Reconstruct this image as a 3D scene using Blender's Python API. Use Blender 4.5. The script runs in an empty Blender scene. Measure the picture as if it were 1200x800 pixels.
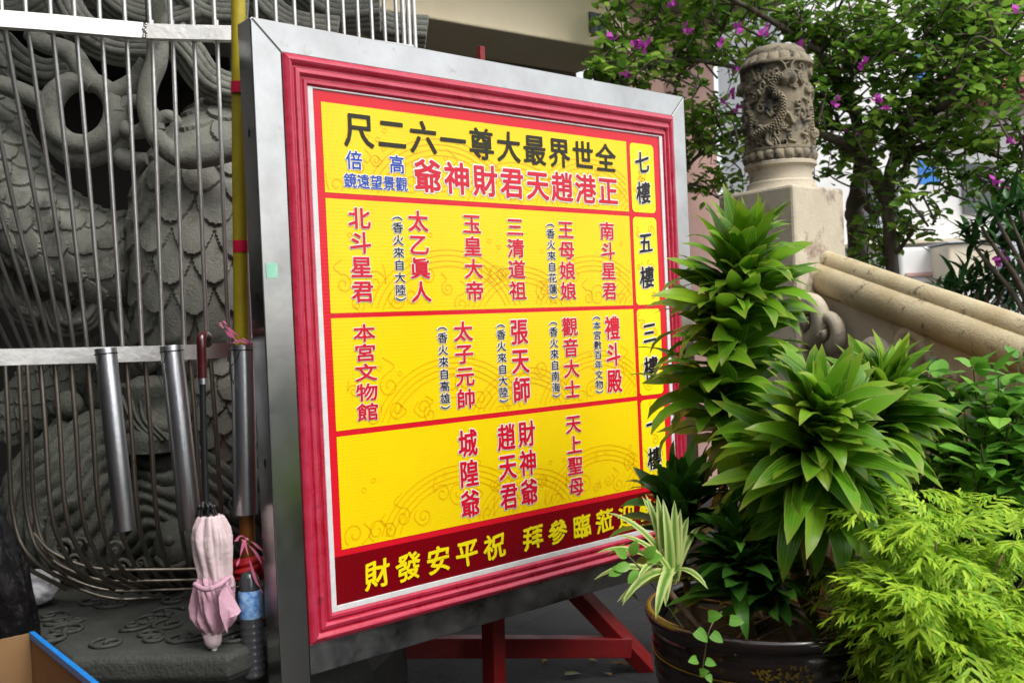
import bpy, math, random
import numpy as np
from mathutils import Vector, Matrix
random.seed(7); rng = np.random.default_rng(7)
scene = bpy.context.scene
COL = scene.collection

# ------------------------------------------------------------------ camera, sky, sun, exposure
F_PX, ROLL, PITCH, CAMZ = 1150.0, 0.0443, -0.0135, 1.25
cp, sp, cr, sr = math.cos(PITCH), math.sin(PITCH), math.cos(ROLL), math.sin(ROLL)
FWD = np.array([0, cp, sp]); RT0 = np.array([1.0, 0, 0]); UP0 = np.array([0, -sp, cp])
RT = cr*RT0 - sr*UP0
UP = sr*RT0 + cr*UP0
EYE = np.array([0, 0, CAMZ])
cd = bpy.data.cameras.new('camera'); cam = bpy.data.objects.new('camera', cd); COL.objects.link(cam)
cam.matrix_world = Matrix(((RT[0], UP[0], -FWD[0], 0), (RT[1], UP[1], -FWD[1], 0), (RT[2], UP[2], -FWD[2], CAMZ), (0, 0, 0, 1)))
cd.sensor_width = 36; cd.lens = F_PX/1200*36; cd.clip_end = 500; cd.clip_start = 0.05
cd.dof.use_dof = True; cd.dof.focus_distance = 2.75; cd.dof.aperture_fstop = 5.0
scene.camera = cam
SUN_DIR = Vector((0.42, -0.45, 0.82)).normalized()
w = bpy.data.worlds.new('World'); scene.world = w; w.use_nodes = True
nt = w.node_tree; nt.nodes.clear()
sky = nt.nodes.new('ShaderNodeTexSky'); sky.sky_type = 'NISHITA'; sky.sun_disc = False
sky.sun_elevation = math.asin(SUN_DIR.z); sky.sun_rotation = math.atan2(SUN_DIR.x, SUN_DIR.y)
sky.air_density = 1.0; sky.dust_density = 3.0; sky.ozone_density = 1.0
hs = nt.nodes.new('ShaderNodeHueSaturation'); hs.inputs['Saturation'].default_value = 0.2
bg = nt.nodes.new('ShaderNodeBackground'); bg.inputs['Strength'].default_value = 0.15
wo = nt.nodes.new('ShaderNodeOutputWorld')
nt.links.new(sky.outputs[0], hs.inputs['Color']); nt.links.new(hs.outputs[0], bg.inputs['Color']); nt.links.new(bg.outputs[0], wo.inputs['Surface'])
sl = bpy.data.lights.new('sun', 'SUN'); sl.energy = 0.75; sl.angle = math.radians(24); sl.color = (1, 0.95, 0.87)
so = bpy.data.objects.new('sun', sl); COL.objects.link(so); so.rotation_euler = SUN_DIR.to_track_quat('Z', 'Y').to_euler()
so.location = SUN_DIR*30
vs = scene.view_settings
vs.view_transform = 'Standard'; vs.look = 'None'; vs.gamma = 1; vs.use_curve_mapping = False; vs.exposure = 0.96
scene.cycles.max_bounces = 8; scene.cycles.transparent_max_bounces = 12

# ------------------------------------------------------------------ helpers
def at(x, y, Y):
    """point of the place seen at photo pixel (x, y) (1200 x 800) standing Y metres ahead"""
    d = FWD + RT*((x-600)/F_PX) - UP*((y-400)/F_PX)
    return EYE + d*(Y/d[1])
def atz(x, y, z):
    d = FWD + RT*((x-600)/F_PX) - UP*((y-400)/F_PX)
    return EYE + d*((z-CAMZ)/d[2])
def tag(o, label=None, cat=None, group=None, kind=None):
    if label: o['label'] = label
    if cat: o['category'] = cat
    if group: o['group'] = group
    if kind: o['kind'] = kind
    return o
def empty(name, loc=(0, 0, 0), rz=0.0, label=None, cat=None, group=None):
    o = bpy.data.objects.new(name, None); COL.objects.link(o); o.location = loc; o.rotation_euler = (0, 0, rz); o.empty_display_size = .1
    OFF[o.name] = np.array(loc, float) if rz == 0 else np.zeros(3)      # a turned thing gets its parts in its own axes
    return tag(o, label, cat, group)
OFF = {}
class MB:
    def __init__(s): s.v = []; s.f = []; s.uv = []; s.n = 0; s.hasuv = False
    def add(s, V, Fc, UV=None):
        V = np.asarray(V, float).reshape(-1, 3)
        s.v.append(V)
        off = s.n
        s.f.extend([tuple(int(i)+off for i in f) for f in Fc])
        if UV is not None: s.hasuv = True
        s.uv.append(np.zeros((len(V), 2)) if UV is None else np.asarray(UV, float))
        s.n += len(V); return s
    def box(s, c, sz, R=None):
        h = np.array(sz)/2
        V = np.array([[x, y, z] for x in (-1, 1) for y in (-1, 1) for z in (-1, 1)])*h
        if R is not None: V = V@np.asarray(R).T
        return s.add(V+np.array(c), [(0, 1, 3, 2), (4, 6, 7, 5), (0, 4, 5, 1), (2, 3, 7, 6), (0, 2, 6, 4), (1, 5, 7, 3)])
    def bar(s, a, b, wx, wz, up=(0, 0, 1)):
        a = np.array(a, float); b = np.array(b, float); d = b-a; L = np.linalg.norm(d); d /= L
        u = np.array(up, float); x = np.cross(d, u); x /= np.linalg.norm(x); u = np.cross(x, d)
        R = np.stack([x, d, u], 1)
        return s.box((a+b)/2, (wx, L, wz), R)
    def tube(s, P, r, n=10, caps=True):
        V, Fc = tube_grid(P, r, n, caps); return s.add(V, Fc)
    def lathe(s, prof, c=(0, 0, 0), n=48):
        V = []; Fc = []
        m = len(prof)
        for i in range(n):
            a = 2*math.pi*i/n
            for r, z in prof: V.append((c[0]+r*math.cos(a), c[1]+r*math.sin(a), c[2]+z))
        for i in range(n):
            j = (i+1) % n
            for k in range(m-1): Fc.append((i*m+k, j*m+k, j*m+k+1, i*m+k+1))
        return s.add(V, Fc)
    def ell(s, c, r, n=14, R=None):
        V = []; Fc = []; m = n
        for i in range(n*2):
            for k in range(m+1):
                a = math.pi*i/n; b = math.pi*k/m
                V.append((math.sin(b)*math.cos(a), math.sin(b)*math.sin(a), math.cos(b)))
        V = np.array(V)*np.array(r)
        if R is not None: V = V@np.asarray(R).T
        for i in range(n*2):
            j = (i+1) % (n*2)
            for k in range(m): Fc.append((i*(m+1)+k, i*(m+1)+k+1, j*(m+1)+k+1, j*(m+1)+k))
        return s.add(V+np.array(c), Fc)
    def build(s, name, m, parent=None, smooth=False, bevel=0, angle=None):
        V = np.concatenate(s.v) if s.v else np.zeros((0, 3))
        if parent is None and s.n:      # a thing of one mesh: origin at its base
            o0 = np.array([V[:, 0].mean(), V[:, 1].mean(), V[:, 2].min()])
        else: o0 = OFF[parent.name] if parent is not None else np.zeros(3)
        me = bpy.data.meshes.new(name)
        me.from_pydata((V-o0).tolist(), [], s.f)
        if s.hasuv:
            UV = np.concatenate(s.uv); l = me.uv_layers.new(name='UVMap')
            idx = np.zeros(len(me.loops), np.int32); me.loops.foreach_get('vertex_index', idx)
            l.data.foreach_set('uv', UV[idx].ravel())
        me.materials.append(m)
        o = bpy.data.objects.new(name, me); COL.objects.link(o); OFF[o.name] = o0
        if parent is not None: o.parent = parent
        else: o.location = o0
        if smooth:
            me.polygons.foreach_set('use_smooth', [True]*len(me.polygons))
            if angle: me.set_sharp_from_angle(angle=math.radians(angle))
        if bevel:
            b = o.modifiers.new('bevel', 'BEVEL'); b.width = bevel; b.segments = 2; b.limit_method = 'ANGLE'
        return o
def spline(P, n=8):
    P = np.asarray(P, float)
    if len(P) < 3:
        t = np.linspace(0, 1, n+1)[:, None]; return P[0]*(1-t)+P[-1]*t
    Q = np.vstack([2*P[0]-P[1], P, 2*P[-1]-P[-2]]); out = []
    for i in range(1, len(Q)-2):
        for k in range(n):
            t = k/n; a, b, c, d = Q[i-1], Q[i], Q[i+1], Q[i+2]
            out.append(.5*((2*b)+(-a+c)*t+(2*a-5*b+4*c-d)*t*t+(-a+3*b-3*c+d)*t**3))
    out.append(P[-1]); return np.array(out)
def frames(P):
    P = np.asarray(P, float); T = np.gradient(P, axis=0); T /= np.linalg.norm(T, axis=1)[:, None]+1e-12
    a = np.array([0, -1.0, 0]) if abs(T[0][1]) < .9 else np.array([1.0, 0, 0])
    N = []; x = a-T[0]*a.dot(T[0]); x /= np.linalg.norm(x)
    for t in T:
        x = x-t*x.dot(t); x = x/(np.linalg.norm(x)+1e-12); N.append(x)
    N = np.array(N); return T, N, np.cross(T, N)
def tube_grid(P, r, n=10, caps=True, disp=None):
    P = np.asarray(P, float); m = len(P); r = np.broadcast_to(np.asarray(r, float), (m,))
    T, N, B = frames(P)
    A = np.linspace(0, 2*math.pi, n, endpoint=False)
    R = r[:, None]*np.ones((1, n))
    if disp is not None: R = R+disp
    V = P[:, None, :]+R[..., None]*(np.cos(A)[None, :, None]*N[:, None, :]+np.sin(A)[None, :, None]*B[:, None, :])
    V = V.reshape(-1, 3); Fc = []
    for i in range(m-1):
        for k in range(n):
            k2 = (k+1) % n; Fc.append((i*n+k, i*n+k2, (i+1)*n+k2, (i+1)*n+k))
    if caps: Fc.append(tuple(range(n-1, -1, -1))); Fc.append(tuple((m-1)*n+k for k in range(n)))
    return V, Fc

# ------------------------------------------------------------------ materials
def lin(h):
    h = h.lstrip('#'); o = []
    for i in (0, 2, 4):
        c = int(h[i:i+2], 16)/255; o.append(c/12.92 if c <= .04045 else ((c+.055)/1.055)**2.4)
    return (*o, 1)
def pm(name, c1, c2=None, scale=6, rough=.6, rough2=None, bump=0, bscale=60, metal=0, coat=0, spec=.5, detail=6, c3=None, c3s=2.0, c3t=.58, stretch=None, sheen=0):
    m = bpy.data.materials.new(name); m.use_nodes = True; t = m.node_tree; N = t.nodes; L = t.links
    b = N['Principled BSDF']; tc = N.new('ShaderNodeTexCoord'); src = tc.outputs['Object']
    if stretch:
        mp = N.new('ShaderNodeMapping'); mp.inputs['Scale'].default_value = stretch; L.new(src, mp.inputs[0]); src = mp.outputs[0]
    b.inputs['Roughness'].default_value = rough; b.inputs['Metallic'].default_value = metal
    b.inputs['Coat Weight'].default_value = coat; b.inputs['Specular IOR Level'].default_value = spec; b.inputs['Coat Roughness'].default_value = .08
    b.inputs['Base Color'].default_value = c1
    if c2 is not None:
        n = N.new('ShaderNodeTexNoise'); n.inputs['Scale'].default_value = scale; n.inputs['Detail'].default_value = detail; n.inputs['Roughness'].default_value = .62
        L.new(src, n.inputs['Vector'])
        r = N.new('ShaderNodeValToRGB'); r.color_ramp.elements[0].position = .32; r.color_ramp.elements[1].position = .68
        r.color_ramp.elements[0].color = c1; r.color_ramp.elements[1].color = c2
        L.new(n.outputs['Fac'], r.inputs[0]); out = r.outputs[0]
        if c3 is not None:
            n3 = N.new('ShaderNodeTexNoise'); n3.inputs['Scale'].default_value = c3s; n3.inputs['Detail'].default_value = 8; n3.inputs['Roughness'].default_value = .7
            mp3 = N.new('ShaderNodeMapping'); mp3.inputs['Location'].default_value = (7.3, 2.1, 4.4); L.new(src, mp3.inputs[0]); L.new(mp3.outputs[0], n3.inputs['Vector'])
            r3 = N.new('ShaderNodeValToRGB'); r3.color_ramp.elements[0].position = c3t; r3.color_ramp.elements[1].position = min(1, c3t+.1)
            r3.color_ramp.elements[0].color = (0, 0, 0, 1); r3.color_ramp.elements[1].color = (1, 1, 1, 1)
            L.new(n3.outputs['Fac'], r3.inputs[0])
            mx = N.new('ShaderNodeMix'); mx.data_type = 'RGBA'; L.new(r3.outputs[0], mx.inputs[0]); L.new(out, mx.inputs[6]); mx.inputs[7].default_value = c3
            out = mx.outputs[2]
        L.new(out, b.inputs['Base Color'])
        if rough2 is not None:
            mr = N.new('ShaderNodeMapRange'); mr.inputs['From Min'].default_value = .35; mr.inputs['From Max'].default_value = .65
            mr.inputs['To Min'].default_value = rough; mr.inputs['To Max'].default_value = rough2; L.new(n.outputs['Fac'], mr.inputs[0]); L.new(mr.outputs[0], b.inputs['Roughness'])
    if bump:
        n2 = N.new('ShaderNodeTexNoise'); n2.inputs['Scale'].default_value = bscale; n2.inputs['Detail'].default_value = 6; L.new(src, n2.inputs['Vector'])
        bp = N.new('ShaderNodeBump'); bp.inputs['Strength'].default_value = bump; bp.inputs['Distance'].default_value = .01
        L.new(n2.outputs['Fac'], bp.inputs['Height']); L.new(bp.outputs[0], b.inputs['Normal'])
    return m
def leafmat(name, cols, rib=None, edge=None, rough=.38, trans=.25, ribw=.06, edgew=.1, tip=None, stripes=0):
    """cols: colours picked per leaf; rib / edge: colour along the midrib or the margin"""
    m = bpy.data.materials.new(name); m.use_nodes = True; t = m.node_tree; N = t.nodes; L = t.links
    b = N['Principled BSDF']; out = N['Material Output']
    g = N.new('ShaderNodeNewGeometry'); r = N.new('ShaderNodeValToRGB')
    el = r.color_ramp.elements
    while len(el) < len(cols): el.new(.5)
    for i, c in enumerate(cols): el[i].position = i/max(1, len(cols)-1); el[i].color = c
    L.new(g.outputs['Random Per Island'], r.inputs[0]); col = r.outputs[0]
    uv = N.new('ShaderNodeUVMap'); sx = N.new('ShaderNodeSeparateXYZ'); L.new(uv.outputs[0], sx.inputs[0])
    d = N.new('ShaderNodeMath'); d.operation = 'SUBTRACT'; d.inputs[1].default_value = .5; L.new(sx.outputs[0], d.inputs[0])
    ab = N.new('ShaderNodeMath'); ab.operation = 'ABSOLUTE'; L.new(d.outputs[0], ab.inputs[0])
    def blend(col, fac, c):
        x = N.new('ShaderNodeMix'); x.data_type = 'RGBA'; L.new(fac, x.inputs[0]); L.new(col, x.inputs[6]); x.inputs[7].default_value = c; return x.outputs[2]
    def step(src, a, bb, lo, hi):
        q = N.new('ShaderNodeMapRange'); q.inputs['From Min'].default_value = a; q.inputs['From Max'].default_value = bb
        q.inputs['To Min'].default_value = lo; q.inputs['To Max'].default_value = hi; L.new(src, q.inputs[0]); return q.outputs[0]
    if stripes:
        wv = N.new('ShaderNodeMath'); wv.operation = 'MULTIPLY'; wv.inputs[1].default_value = stripes; L.new(ab.outputs[0], wv.inputs[0])
        sn = N.new('ShaderNodeMath'); sn.operation = 'SINE'; L.new(wv.outputs[0], sn.inputs[0])
        col = blend(col, step(sn.outputs[0], -1, 1, 0, .35), cols[-1])
    if rib: col = blend(col, step(ab.outputs[0], 0, ribw, .75, 0), rib)
    if edge: col = blend(col, step(ab.outputs[0], .5-edgew, .5-edgew*.4, 0, .85), edge)
    if tip: col = blend(col, step(sx.outputs[1], .82, 1, 0, .8), tip)
    L.new(col, b.inputs['Base Color']); b.inputs['Roughness'].default_value = rough; b.inputs['Specular IOR Level'].default_value = .26
    tr = N.new('ShaderNodeBsdfTranslucent'); L.new(col, tr.inputs[0]); ms = N.new('ShaderNodeMixShader'); ms.inputs[0].default_value = trans
    L.new(b.outputs[0], ms.inputs[1]); L.new(tr.outputs[0], ms.inputs[2]); L.new(ms.outputs[0], out.inputs[0])
    return m
M = {}
M['steel'] = pm('brushed_steel', (.47, .47, .46, 1), (.38, .38, .37, 1), 6, .14, .26, .012, 22, 1, c3=(.32, .315, .29, 1), c3s=9, c3t=.60)
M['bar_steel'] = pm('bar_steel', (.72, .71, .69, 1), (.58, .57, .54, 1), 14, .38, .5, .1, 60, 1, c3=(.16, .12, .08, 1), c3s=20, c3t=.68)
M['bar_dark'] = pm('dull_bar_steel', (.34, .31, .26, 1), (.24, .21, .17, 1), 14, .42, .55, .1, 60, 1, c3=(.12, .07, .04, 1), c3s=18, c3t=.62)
M['tube_steel'] = pm('tube_steel', (.60, .61, .63, 1), (.50, .51, .53, 1), 12, .28, .36, .05, 60, 1)
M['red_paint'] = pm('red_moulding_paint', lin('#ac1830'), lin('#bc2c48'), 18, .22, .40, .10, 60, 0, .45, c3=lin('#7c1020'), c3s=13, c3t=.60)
def worn_sheen_beads(m):  # sky sheen painted in as pink streaks on the raised beads, mixed with wear
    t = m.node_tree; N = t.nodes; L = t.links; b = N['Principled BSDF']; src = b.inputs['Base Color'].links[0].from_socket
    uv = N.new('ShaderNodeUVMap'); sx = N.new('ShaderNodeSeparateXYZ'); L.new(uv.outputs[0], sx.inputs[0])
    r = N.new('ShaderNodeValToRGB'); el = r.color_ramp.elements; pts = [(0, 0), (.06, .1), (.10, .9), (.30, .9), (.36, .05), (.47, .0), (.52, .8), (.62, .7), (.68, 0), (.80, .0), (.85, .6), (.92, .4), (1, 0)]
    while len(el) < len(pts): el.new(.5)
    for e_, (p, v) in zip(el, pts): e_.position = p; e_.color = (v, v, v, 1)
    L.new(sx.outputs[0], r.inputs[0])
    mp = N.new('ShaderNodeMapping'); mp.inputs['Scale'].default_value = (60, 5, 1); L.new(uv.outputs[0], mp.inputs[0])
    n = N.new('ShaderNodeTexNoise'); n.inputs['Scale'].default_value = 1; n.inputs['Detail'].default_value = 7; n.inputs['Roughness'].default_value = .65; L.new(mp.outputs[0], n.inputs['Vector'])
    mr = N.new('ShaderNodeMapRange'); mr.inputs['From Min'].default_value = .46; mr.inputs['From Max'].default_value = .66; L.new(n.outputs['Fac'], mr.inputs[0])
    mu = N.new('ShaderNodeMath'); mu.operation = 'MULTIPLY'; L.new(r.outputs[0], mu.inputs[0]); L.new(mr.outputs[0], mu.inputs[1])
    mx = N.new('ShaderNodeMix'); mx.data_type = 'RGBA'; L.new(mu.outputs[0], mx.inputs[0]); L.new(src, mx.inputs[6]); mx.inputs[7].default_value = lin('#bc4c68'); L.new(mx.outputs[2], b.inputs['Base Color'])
worn_sheen_beads(M['red_paint'])
M['white_plastic'] = pm('white_plastic_trim', (.72, .72, .72, 1), (.6, .6, .6, 1), 20, .4, c3=(.3, .28, .26, 1), c3s=30, c3t=.7)
M['stand_red'] = pm('red_stand_paint', lin('#860e12'), lin('#6c0a0e'), 10, .5, .6, .15, 40)
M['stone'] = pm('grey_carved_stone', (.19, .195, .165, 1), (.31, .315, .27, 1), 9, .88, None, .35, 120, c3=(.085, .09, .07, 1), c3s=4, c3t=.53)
M['shaded_stone'] = pm('shaded_foot_stone', (.075, .078, .066, 1), (.135, .14, .118, 1), 10, .85, None, .45, 110, c3=(.04, .044, .034, 1), c3s=5, c3t=.52)  # darker copy of the grey stone; shade and dirt put into its colour
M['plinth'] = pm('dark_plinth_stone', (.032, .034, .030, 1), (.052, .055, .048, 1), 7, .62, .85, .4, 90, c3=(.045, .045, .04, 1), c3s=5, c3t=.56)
M['newel'] = pm('weathered_newel_stone', (.17, .145, .10, 1), (.30, .25, .165, 1), 9, .75, .85, .3, 120, c3=(.055, .053, .05, 1), c3s=16, c3t=.52)
M['block'] = pm('pale_stained_stone', (.46, .40, .30, 1), (.60, .53, .40, 1), 5, .8, None, .25, 90, c3=(.24, .17, .13, 1), c3s=5, c3t=.54)
M['rail'] = pm('yellowed_rail_stone', (.46, .37, .21, 1), (.60, .52, .34, 1), 5, .7, None, .3, 110, c3=(.15, .12, .09, 1), c3s=16, c3t=.57)
M['yellow_pole'] = pm('yellow_pole_paint', lin('#b3a21c'), lin('#9c8a12'), 12, .4, .5, .1, 60)
M['red_tape'] = pm('red_tape', lin('#e0204a'), lin('#d0183c'), 30, .35)
M['black_plastic'] = pm('black_bag_film', (.003, .003, .0035, 1), (.005, .005, .006, 1), 8, .13, .22, 1.0, 17)
M['card'] = pm('brown_cardboard', (.27, .155, .065, 1), (.22, .125, .05, 1), 4, .8, None, .1, 60)
M['blue_tape'] = pm('blue_tape', lin('#1a86d8'), lin('#1478c8'), 20, .4)
M['orange'] = pm('orange_plastic', lin('#e0521a'), lin('#cc4614'), 10, .5)
M['white_bag'] = pm('white_bag_film', (.7, .7, .72, 1), (.6, .6, .63, 1), 20, .35, None, .4, 40)
M['pink'] = pm('pink_umbrella_cloth', lin('#cba0b0'), lin('#bf93a5'), 14, .75, None, .3, 70)
M['pale_pink'] = pm('pale_pink_umbrella_cloth', lin('#d6c2c2'), lin('#cbb4b8'), 14, .75, None, .3, 70)
M['dark_wood'] = pm('dark_red_wood', lin('#4a1216'), lin('#380c10'), 20, .25, coat=.5)
M['black'] = pm('black_paint', (.01, .01, .011, 1), (.016, .016, .017, 1), 20, .35)
M['brown_wood'] = pm('brown_varnished_pole', lin('#8a5218'), lin('#6a3c10'), 25, .3, coat=.4, stretch=(1, 1, .2))
M['ribbon'] = pm('pink_ribbon', lin('#e888a8'), lin('#d86a90'), 30, .45)
M['red_cloth'] = pm('red_cloth', lin('#b81420'), lin('#a01018'), 20, .6)
M['blue_label'] = pm('blue_print_label', lin('#2a72c4'), lin('#a8cdee'), 70, .35)
M['ground'] = pm('dark_paving', (.016, .016, .017, 1), (.028, .028, .028, 1), 3, .7, .85, .3, 60, c3=(.018, .018, .018, 1), c3s=1.2, c3t=.55)
M['beam'] = pm('beige_beam_paint', lin('#fbecca'), lin('#f2e0ba'), 3, .8, None, .05, 60, c3=lin('#dcc8a2'), c3s=1.4, c3t=.66, stretch=(1, 1, .5))
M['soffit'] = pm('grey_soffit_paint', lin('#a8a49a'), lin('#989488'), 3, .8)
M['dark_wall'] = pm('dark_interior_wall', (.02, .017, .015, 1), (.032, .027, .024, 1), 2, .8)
M['pinkwall'] = pm('pink_plaster', lin('#caa49a'), lin('#bd958c'), 4, .8, None, .05, 60)
M['white_wall'] = pm('white_facade', lin('#ecebe8'), lin('#dfdedb'), 1.2, .7)
M['cream_wall'] = pm('cream_panel', lin('#ddd2bc'), lin('#d0c4ac'), 2, .7)
M['grey_wall'] = pm('blue_grey_post', lin('#c4ccd4'), lin('#b4bec8'), 2, .6)
M['glass_dark'] = pm('dark_window_glass', (.05, .06, .065, 1), (.08, .09, .1, 1), 2, .12)
M['blue_sign'] = pm('blue_sign_paint', lin('#2f7fd0'), lin('#2872c4'), 3, .4)
M['roof_red'] = pm('red_roof_tile', lin('#b4706a'), lin('#a05a54'), 5, .7)
M['navy'] = pm('navy_plate', lin('#28304a'), lin('#222a40'), 10, .4)
M['pale_ink'] = pm('pale_plate_ink', lin('#8a94b0'), lin('#8490ac'), 10, .5)
M['glaze'] = pm('black_brown_glaze', (.012, .006, .005, 1), (.02, .010, .007, 1), 5, .12, .2, .04, 12, 0, .6)
M['gold'] = pm('dull_gold_line', lin('#7a6420'), lin('#5c4a16'), 30, .35, metal=.4)
M['soil'] = pm('dark_soil', (.035, .025, .017, 1), (.07, .05, .032, 1), 20, .95, None, 1, 60)
M['bark'] = pm('grey_brown_bark', (.07, .055, .042, 1), (.14, .115, .085, 1), 12, .9, None, .8, 50)
M['cane'] = pm('pale_brown_cane', (.16, .10, .06, 1), (.27, .18, .11, 1), 18, .8, None, .5, 60)
M['twig'] = pm('green_brown_twig', (.10, .10, .04, 1), (.16, .13, .06, 1), 18, .8)
M['dry'] = pm('dry_leaf', lin('#b08a50'), lin('#8a6434'), 20, .8)
G = lambda r, g, b: (r, g, b, 1)
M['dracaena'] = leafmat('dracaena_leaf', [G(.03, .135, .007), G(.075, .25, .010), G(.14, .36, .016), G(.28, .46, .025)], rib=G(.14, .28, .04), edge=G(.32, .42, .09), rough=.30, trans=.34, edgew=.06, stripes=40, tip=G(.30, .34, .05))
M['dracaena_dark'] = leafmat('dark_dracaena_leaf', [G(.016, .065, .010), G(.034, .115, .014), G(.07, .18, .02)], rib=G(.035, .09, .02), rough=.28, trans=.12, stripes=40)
M['young'] = leafmat('young_yellow_leaf', [G(.20, .32, .03), G(.36, .42, .06)], rib=G(.4, .45, .12), rough=.35, trans=.25)
M['varieg'] = leafmat('variegated_leaf', [G(.10, .24, .03), G(.15, .30, .05)], edge=G(.62, .68, .26), rough=.32, trans=.22, edgew=.40, stripes=30)
M['bougain'] = leafmat('bougainvillea_leaf', [G(.07, .19, .024), G(.16, .33, .04), G(.27, .46, .055), G(.38, .56, .09)], rib=G(.12, .25, .05), rough=.40, trans=.40)
M['bract'] = leafmat('magenta_bract', [G(.50, .045, .42), G(.62, .10, .55)], rib=G(.4, .04, .35), rough=.6, trans=.3)
M['shrub'] = leafmat('glossy_shrub_leaf', [G(.09, .25, .03), G(.15, .37, .045), G(.26, .50, .07)], rib=G(.12, .28, .06), rough=.32, trans=.25)
M['lime'] = leafmat('lime_leaflet', [G(.17, .36, .02), G(.32, .53, .03), G(.48, .65, .05), G(.25, .46, .03)], rough=.42, trans=.3)
M['slim'] = leafmat('slim_dark_leaf', [G(.015, .06, .014), G(.028, .095, .02), G(.05, .14, .03)], rib=G(.05, .14, .04), rough=.3, trans=.2)
M['creeper'] = leafmat('creeper_leaf', [G(.10, .28, .03), G(.16, .38, .05)], rib=G(.25, .45, .1), rough=.4, trans=.28)

# ------------------------------------------------------------------ leaves, many at once
def leaves(mb, base, d, nrm, L, W, droop, nseg=5, prof='lance', fold=.25, wave=0.0, droop0=0.0, curl=1.3):
    base = np.atleast_2d(np.asarray(base, float)); k = len(base)
    def bc(a): return np.broadcast_to(np.asarray(a, float), (k,))
    d = np.atleast_2d(np.asarray(d, float)); d = d/np.linalg.norm(d, axis=1)[:, None]
    nrm = np.atleast_2d(np.asarray(nrm, float)); nrm = nrm-d*(nrm*d).sum(1)[:, None]; nrm /= np.linalg.norm(nrm, axis=1)[:, None]+1e-9
    side = np.cross(d, nrm); L, W, droop = bc(L), bc(W), bc(droop)
    pos = base.copy(); V = np.zeros((k, nseg+1, 3, 3)); UV = np.zeros((k, nseg+1, 3, 2))
    ph = rng.uniform(0, 6.28, k)
    for j in range(nseg+1):
        t = j/nseg; a = droop*(t**curl)+droop0
        if prof == 'lance': p = math.sin(math.pi*min(1, t*.88+.12)**.80)**.72
        elif prof == 'oval': p = math.sin(math.pi*min(1, t*.96+.04)**.85)**.7
        elif prof == 'strap': p = min(1, t*3+.55)*(1-t**3)**.8
        elif prof == 'heart': p = math.sin(math.pi*min(1, t*.85+.15)**.65)**.75
        else: p = math.sin(math.pi*(t*.94+.06))
        if j == nseg: p = 0.02
        ca, sa = np.cos(a)[:, None], np.sin(a)[:, None]
        n2 = nrm*ca+d*sa; dd = d*ca-nrm*sa
        wv = wave*np.sin(ph+t*9)
        V[:, j, 1] = pos
        V[:, j, 0] = pos-side*(W*p/2)[:, None]+n2*((fold+wv)*W*p/2)[:, None]
        V[:, j, 2] = pos+side*(W*p/2)[:, None]+n2*((fold-wv)*W*p/2)[:, None]
        UV[:, j, 0, 0] = 0; UV[:, j, 1, 0] = .5; UV[:, j, 2, 0] = 1; UV[:, j, :, 1] = t
        pos = pos+dd*(L/nseg)[:, None]
    Fc = []; n = (nseg+1)*3
    for i in range(k):
        o = i*n
        for j in range(nseg):
            for c in range(2):
                q = o+j*3+c; Fc.append((q, q+1, q+4, q+3))
    mb.add(V.reshape(-1, 3), Fc, UV.reshape(-1, 2)); return mb
def rdirs(k, lo, hi, az=None):
    el = np.radians(rng.uniform(lo, hi, k)); a = rng.uniform(0, 2*math.pi, k) if az is None else np.radians(rng.uniform(az[0], az[1], k))
    return np.stack([np.cos(el)*np.cos(a), np.cos(el)*np.sin(a), np.sin(el)], 1)

# ------------------------------------------------------------------ ground
_t = M['ground'].node_tree; _b = _t.nodes['Principled BSDF']; _src = _b.inputs['Base Color'].links[0].from_socket
_br = _t.nodes.new('ShaderNodeTexBrick'); _tc = _t.nodes.new('ShaderNodeTexCoord'); _mp = _t.nodes.new('ShaderNodeMapping'); _mp.inputs['Rotation'].default_value = (0, 0, .62)
_t.links.new(_tc.outputs['Object'], _mp.inputs[0]); _t.links.new(_mp.outputs[0], _br.inputs[0]); _br.inputs['Scale'].default_value = 1.0; _br.inputs['Brick Width'].default_value = .6; _br.inputs['Row Height'].default_value = .3
_br.inputs['Mortar Size'].default_value = .006; _br.inputs['Color1'].default_value = (1, 1, 1, 1); _br.inputs['Color2'].default_value = (.7, .7, .72, 1); _br.inputs['Mortar'].default_value = (.35, .34, .33, 1)
_mx = _t.nodes.new('ShaderNodeMix'); _mx.data_type = 'RGBA'; _mx.blend_type = 'MULTIPLY'; _mx.inputs[0].default_value = 1; _t.links.new(_src, _mx.inputs[6]); _t.links.new(_br.outputs[0], _mx.inputs[7]); _t.links.new(_mx.outputs[2], _b.inputs['Base Color'])
b = MB(); g = 120
b.add([(-g, -g, 0), (g, -g, 0), (g, g, 0), (-g, g, 0)], [(0, 1, 2, 3)])
tag(b.build('ground', M['ground']), kind='structure')

# ------------------------------------------------------------------ temple building behind the board
BT = math.radians(36.0)
bd = np.array([math.cos(BT), math.sin(BT), 0]); bn = np.array([-math.sin(BT), math.cos(BT), 0])   # along the front, into the house
RB = np.stack([bd, bn, (0, 0, 1)], 1)
P0 = atz(740, 63, 3.0)                      # lower right front corner of the beam
te = empty('temple_porch', (P0[0], P0[1], 0), 0, 'beige temple porch with a deep beam, grey soffit and dark doorway behind the board', 'building')
def bbox(mb, s0, s1, n0, n1, z0, z1):
    c = np.array([P0[0], P0[1], 0])+bd*(s0+s1)/2+bn*(n0+n1)/2+np.array([0, 0, (z0+z1)/2])
    mb.box(c, (s1-s0, n1-n0, z1-z0), RB)
b = MB(); bbox(b, -7.5, 0, 0, .55, 3.0, 3.42); b.build('beam', M['beam'], te, bevel=.012)
b = MB(); bbox(b, -7.5, .0, .56, 1.1, 2.96, 3.40); b.build('lintel', M['soffit'], te)
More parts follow.
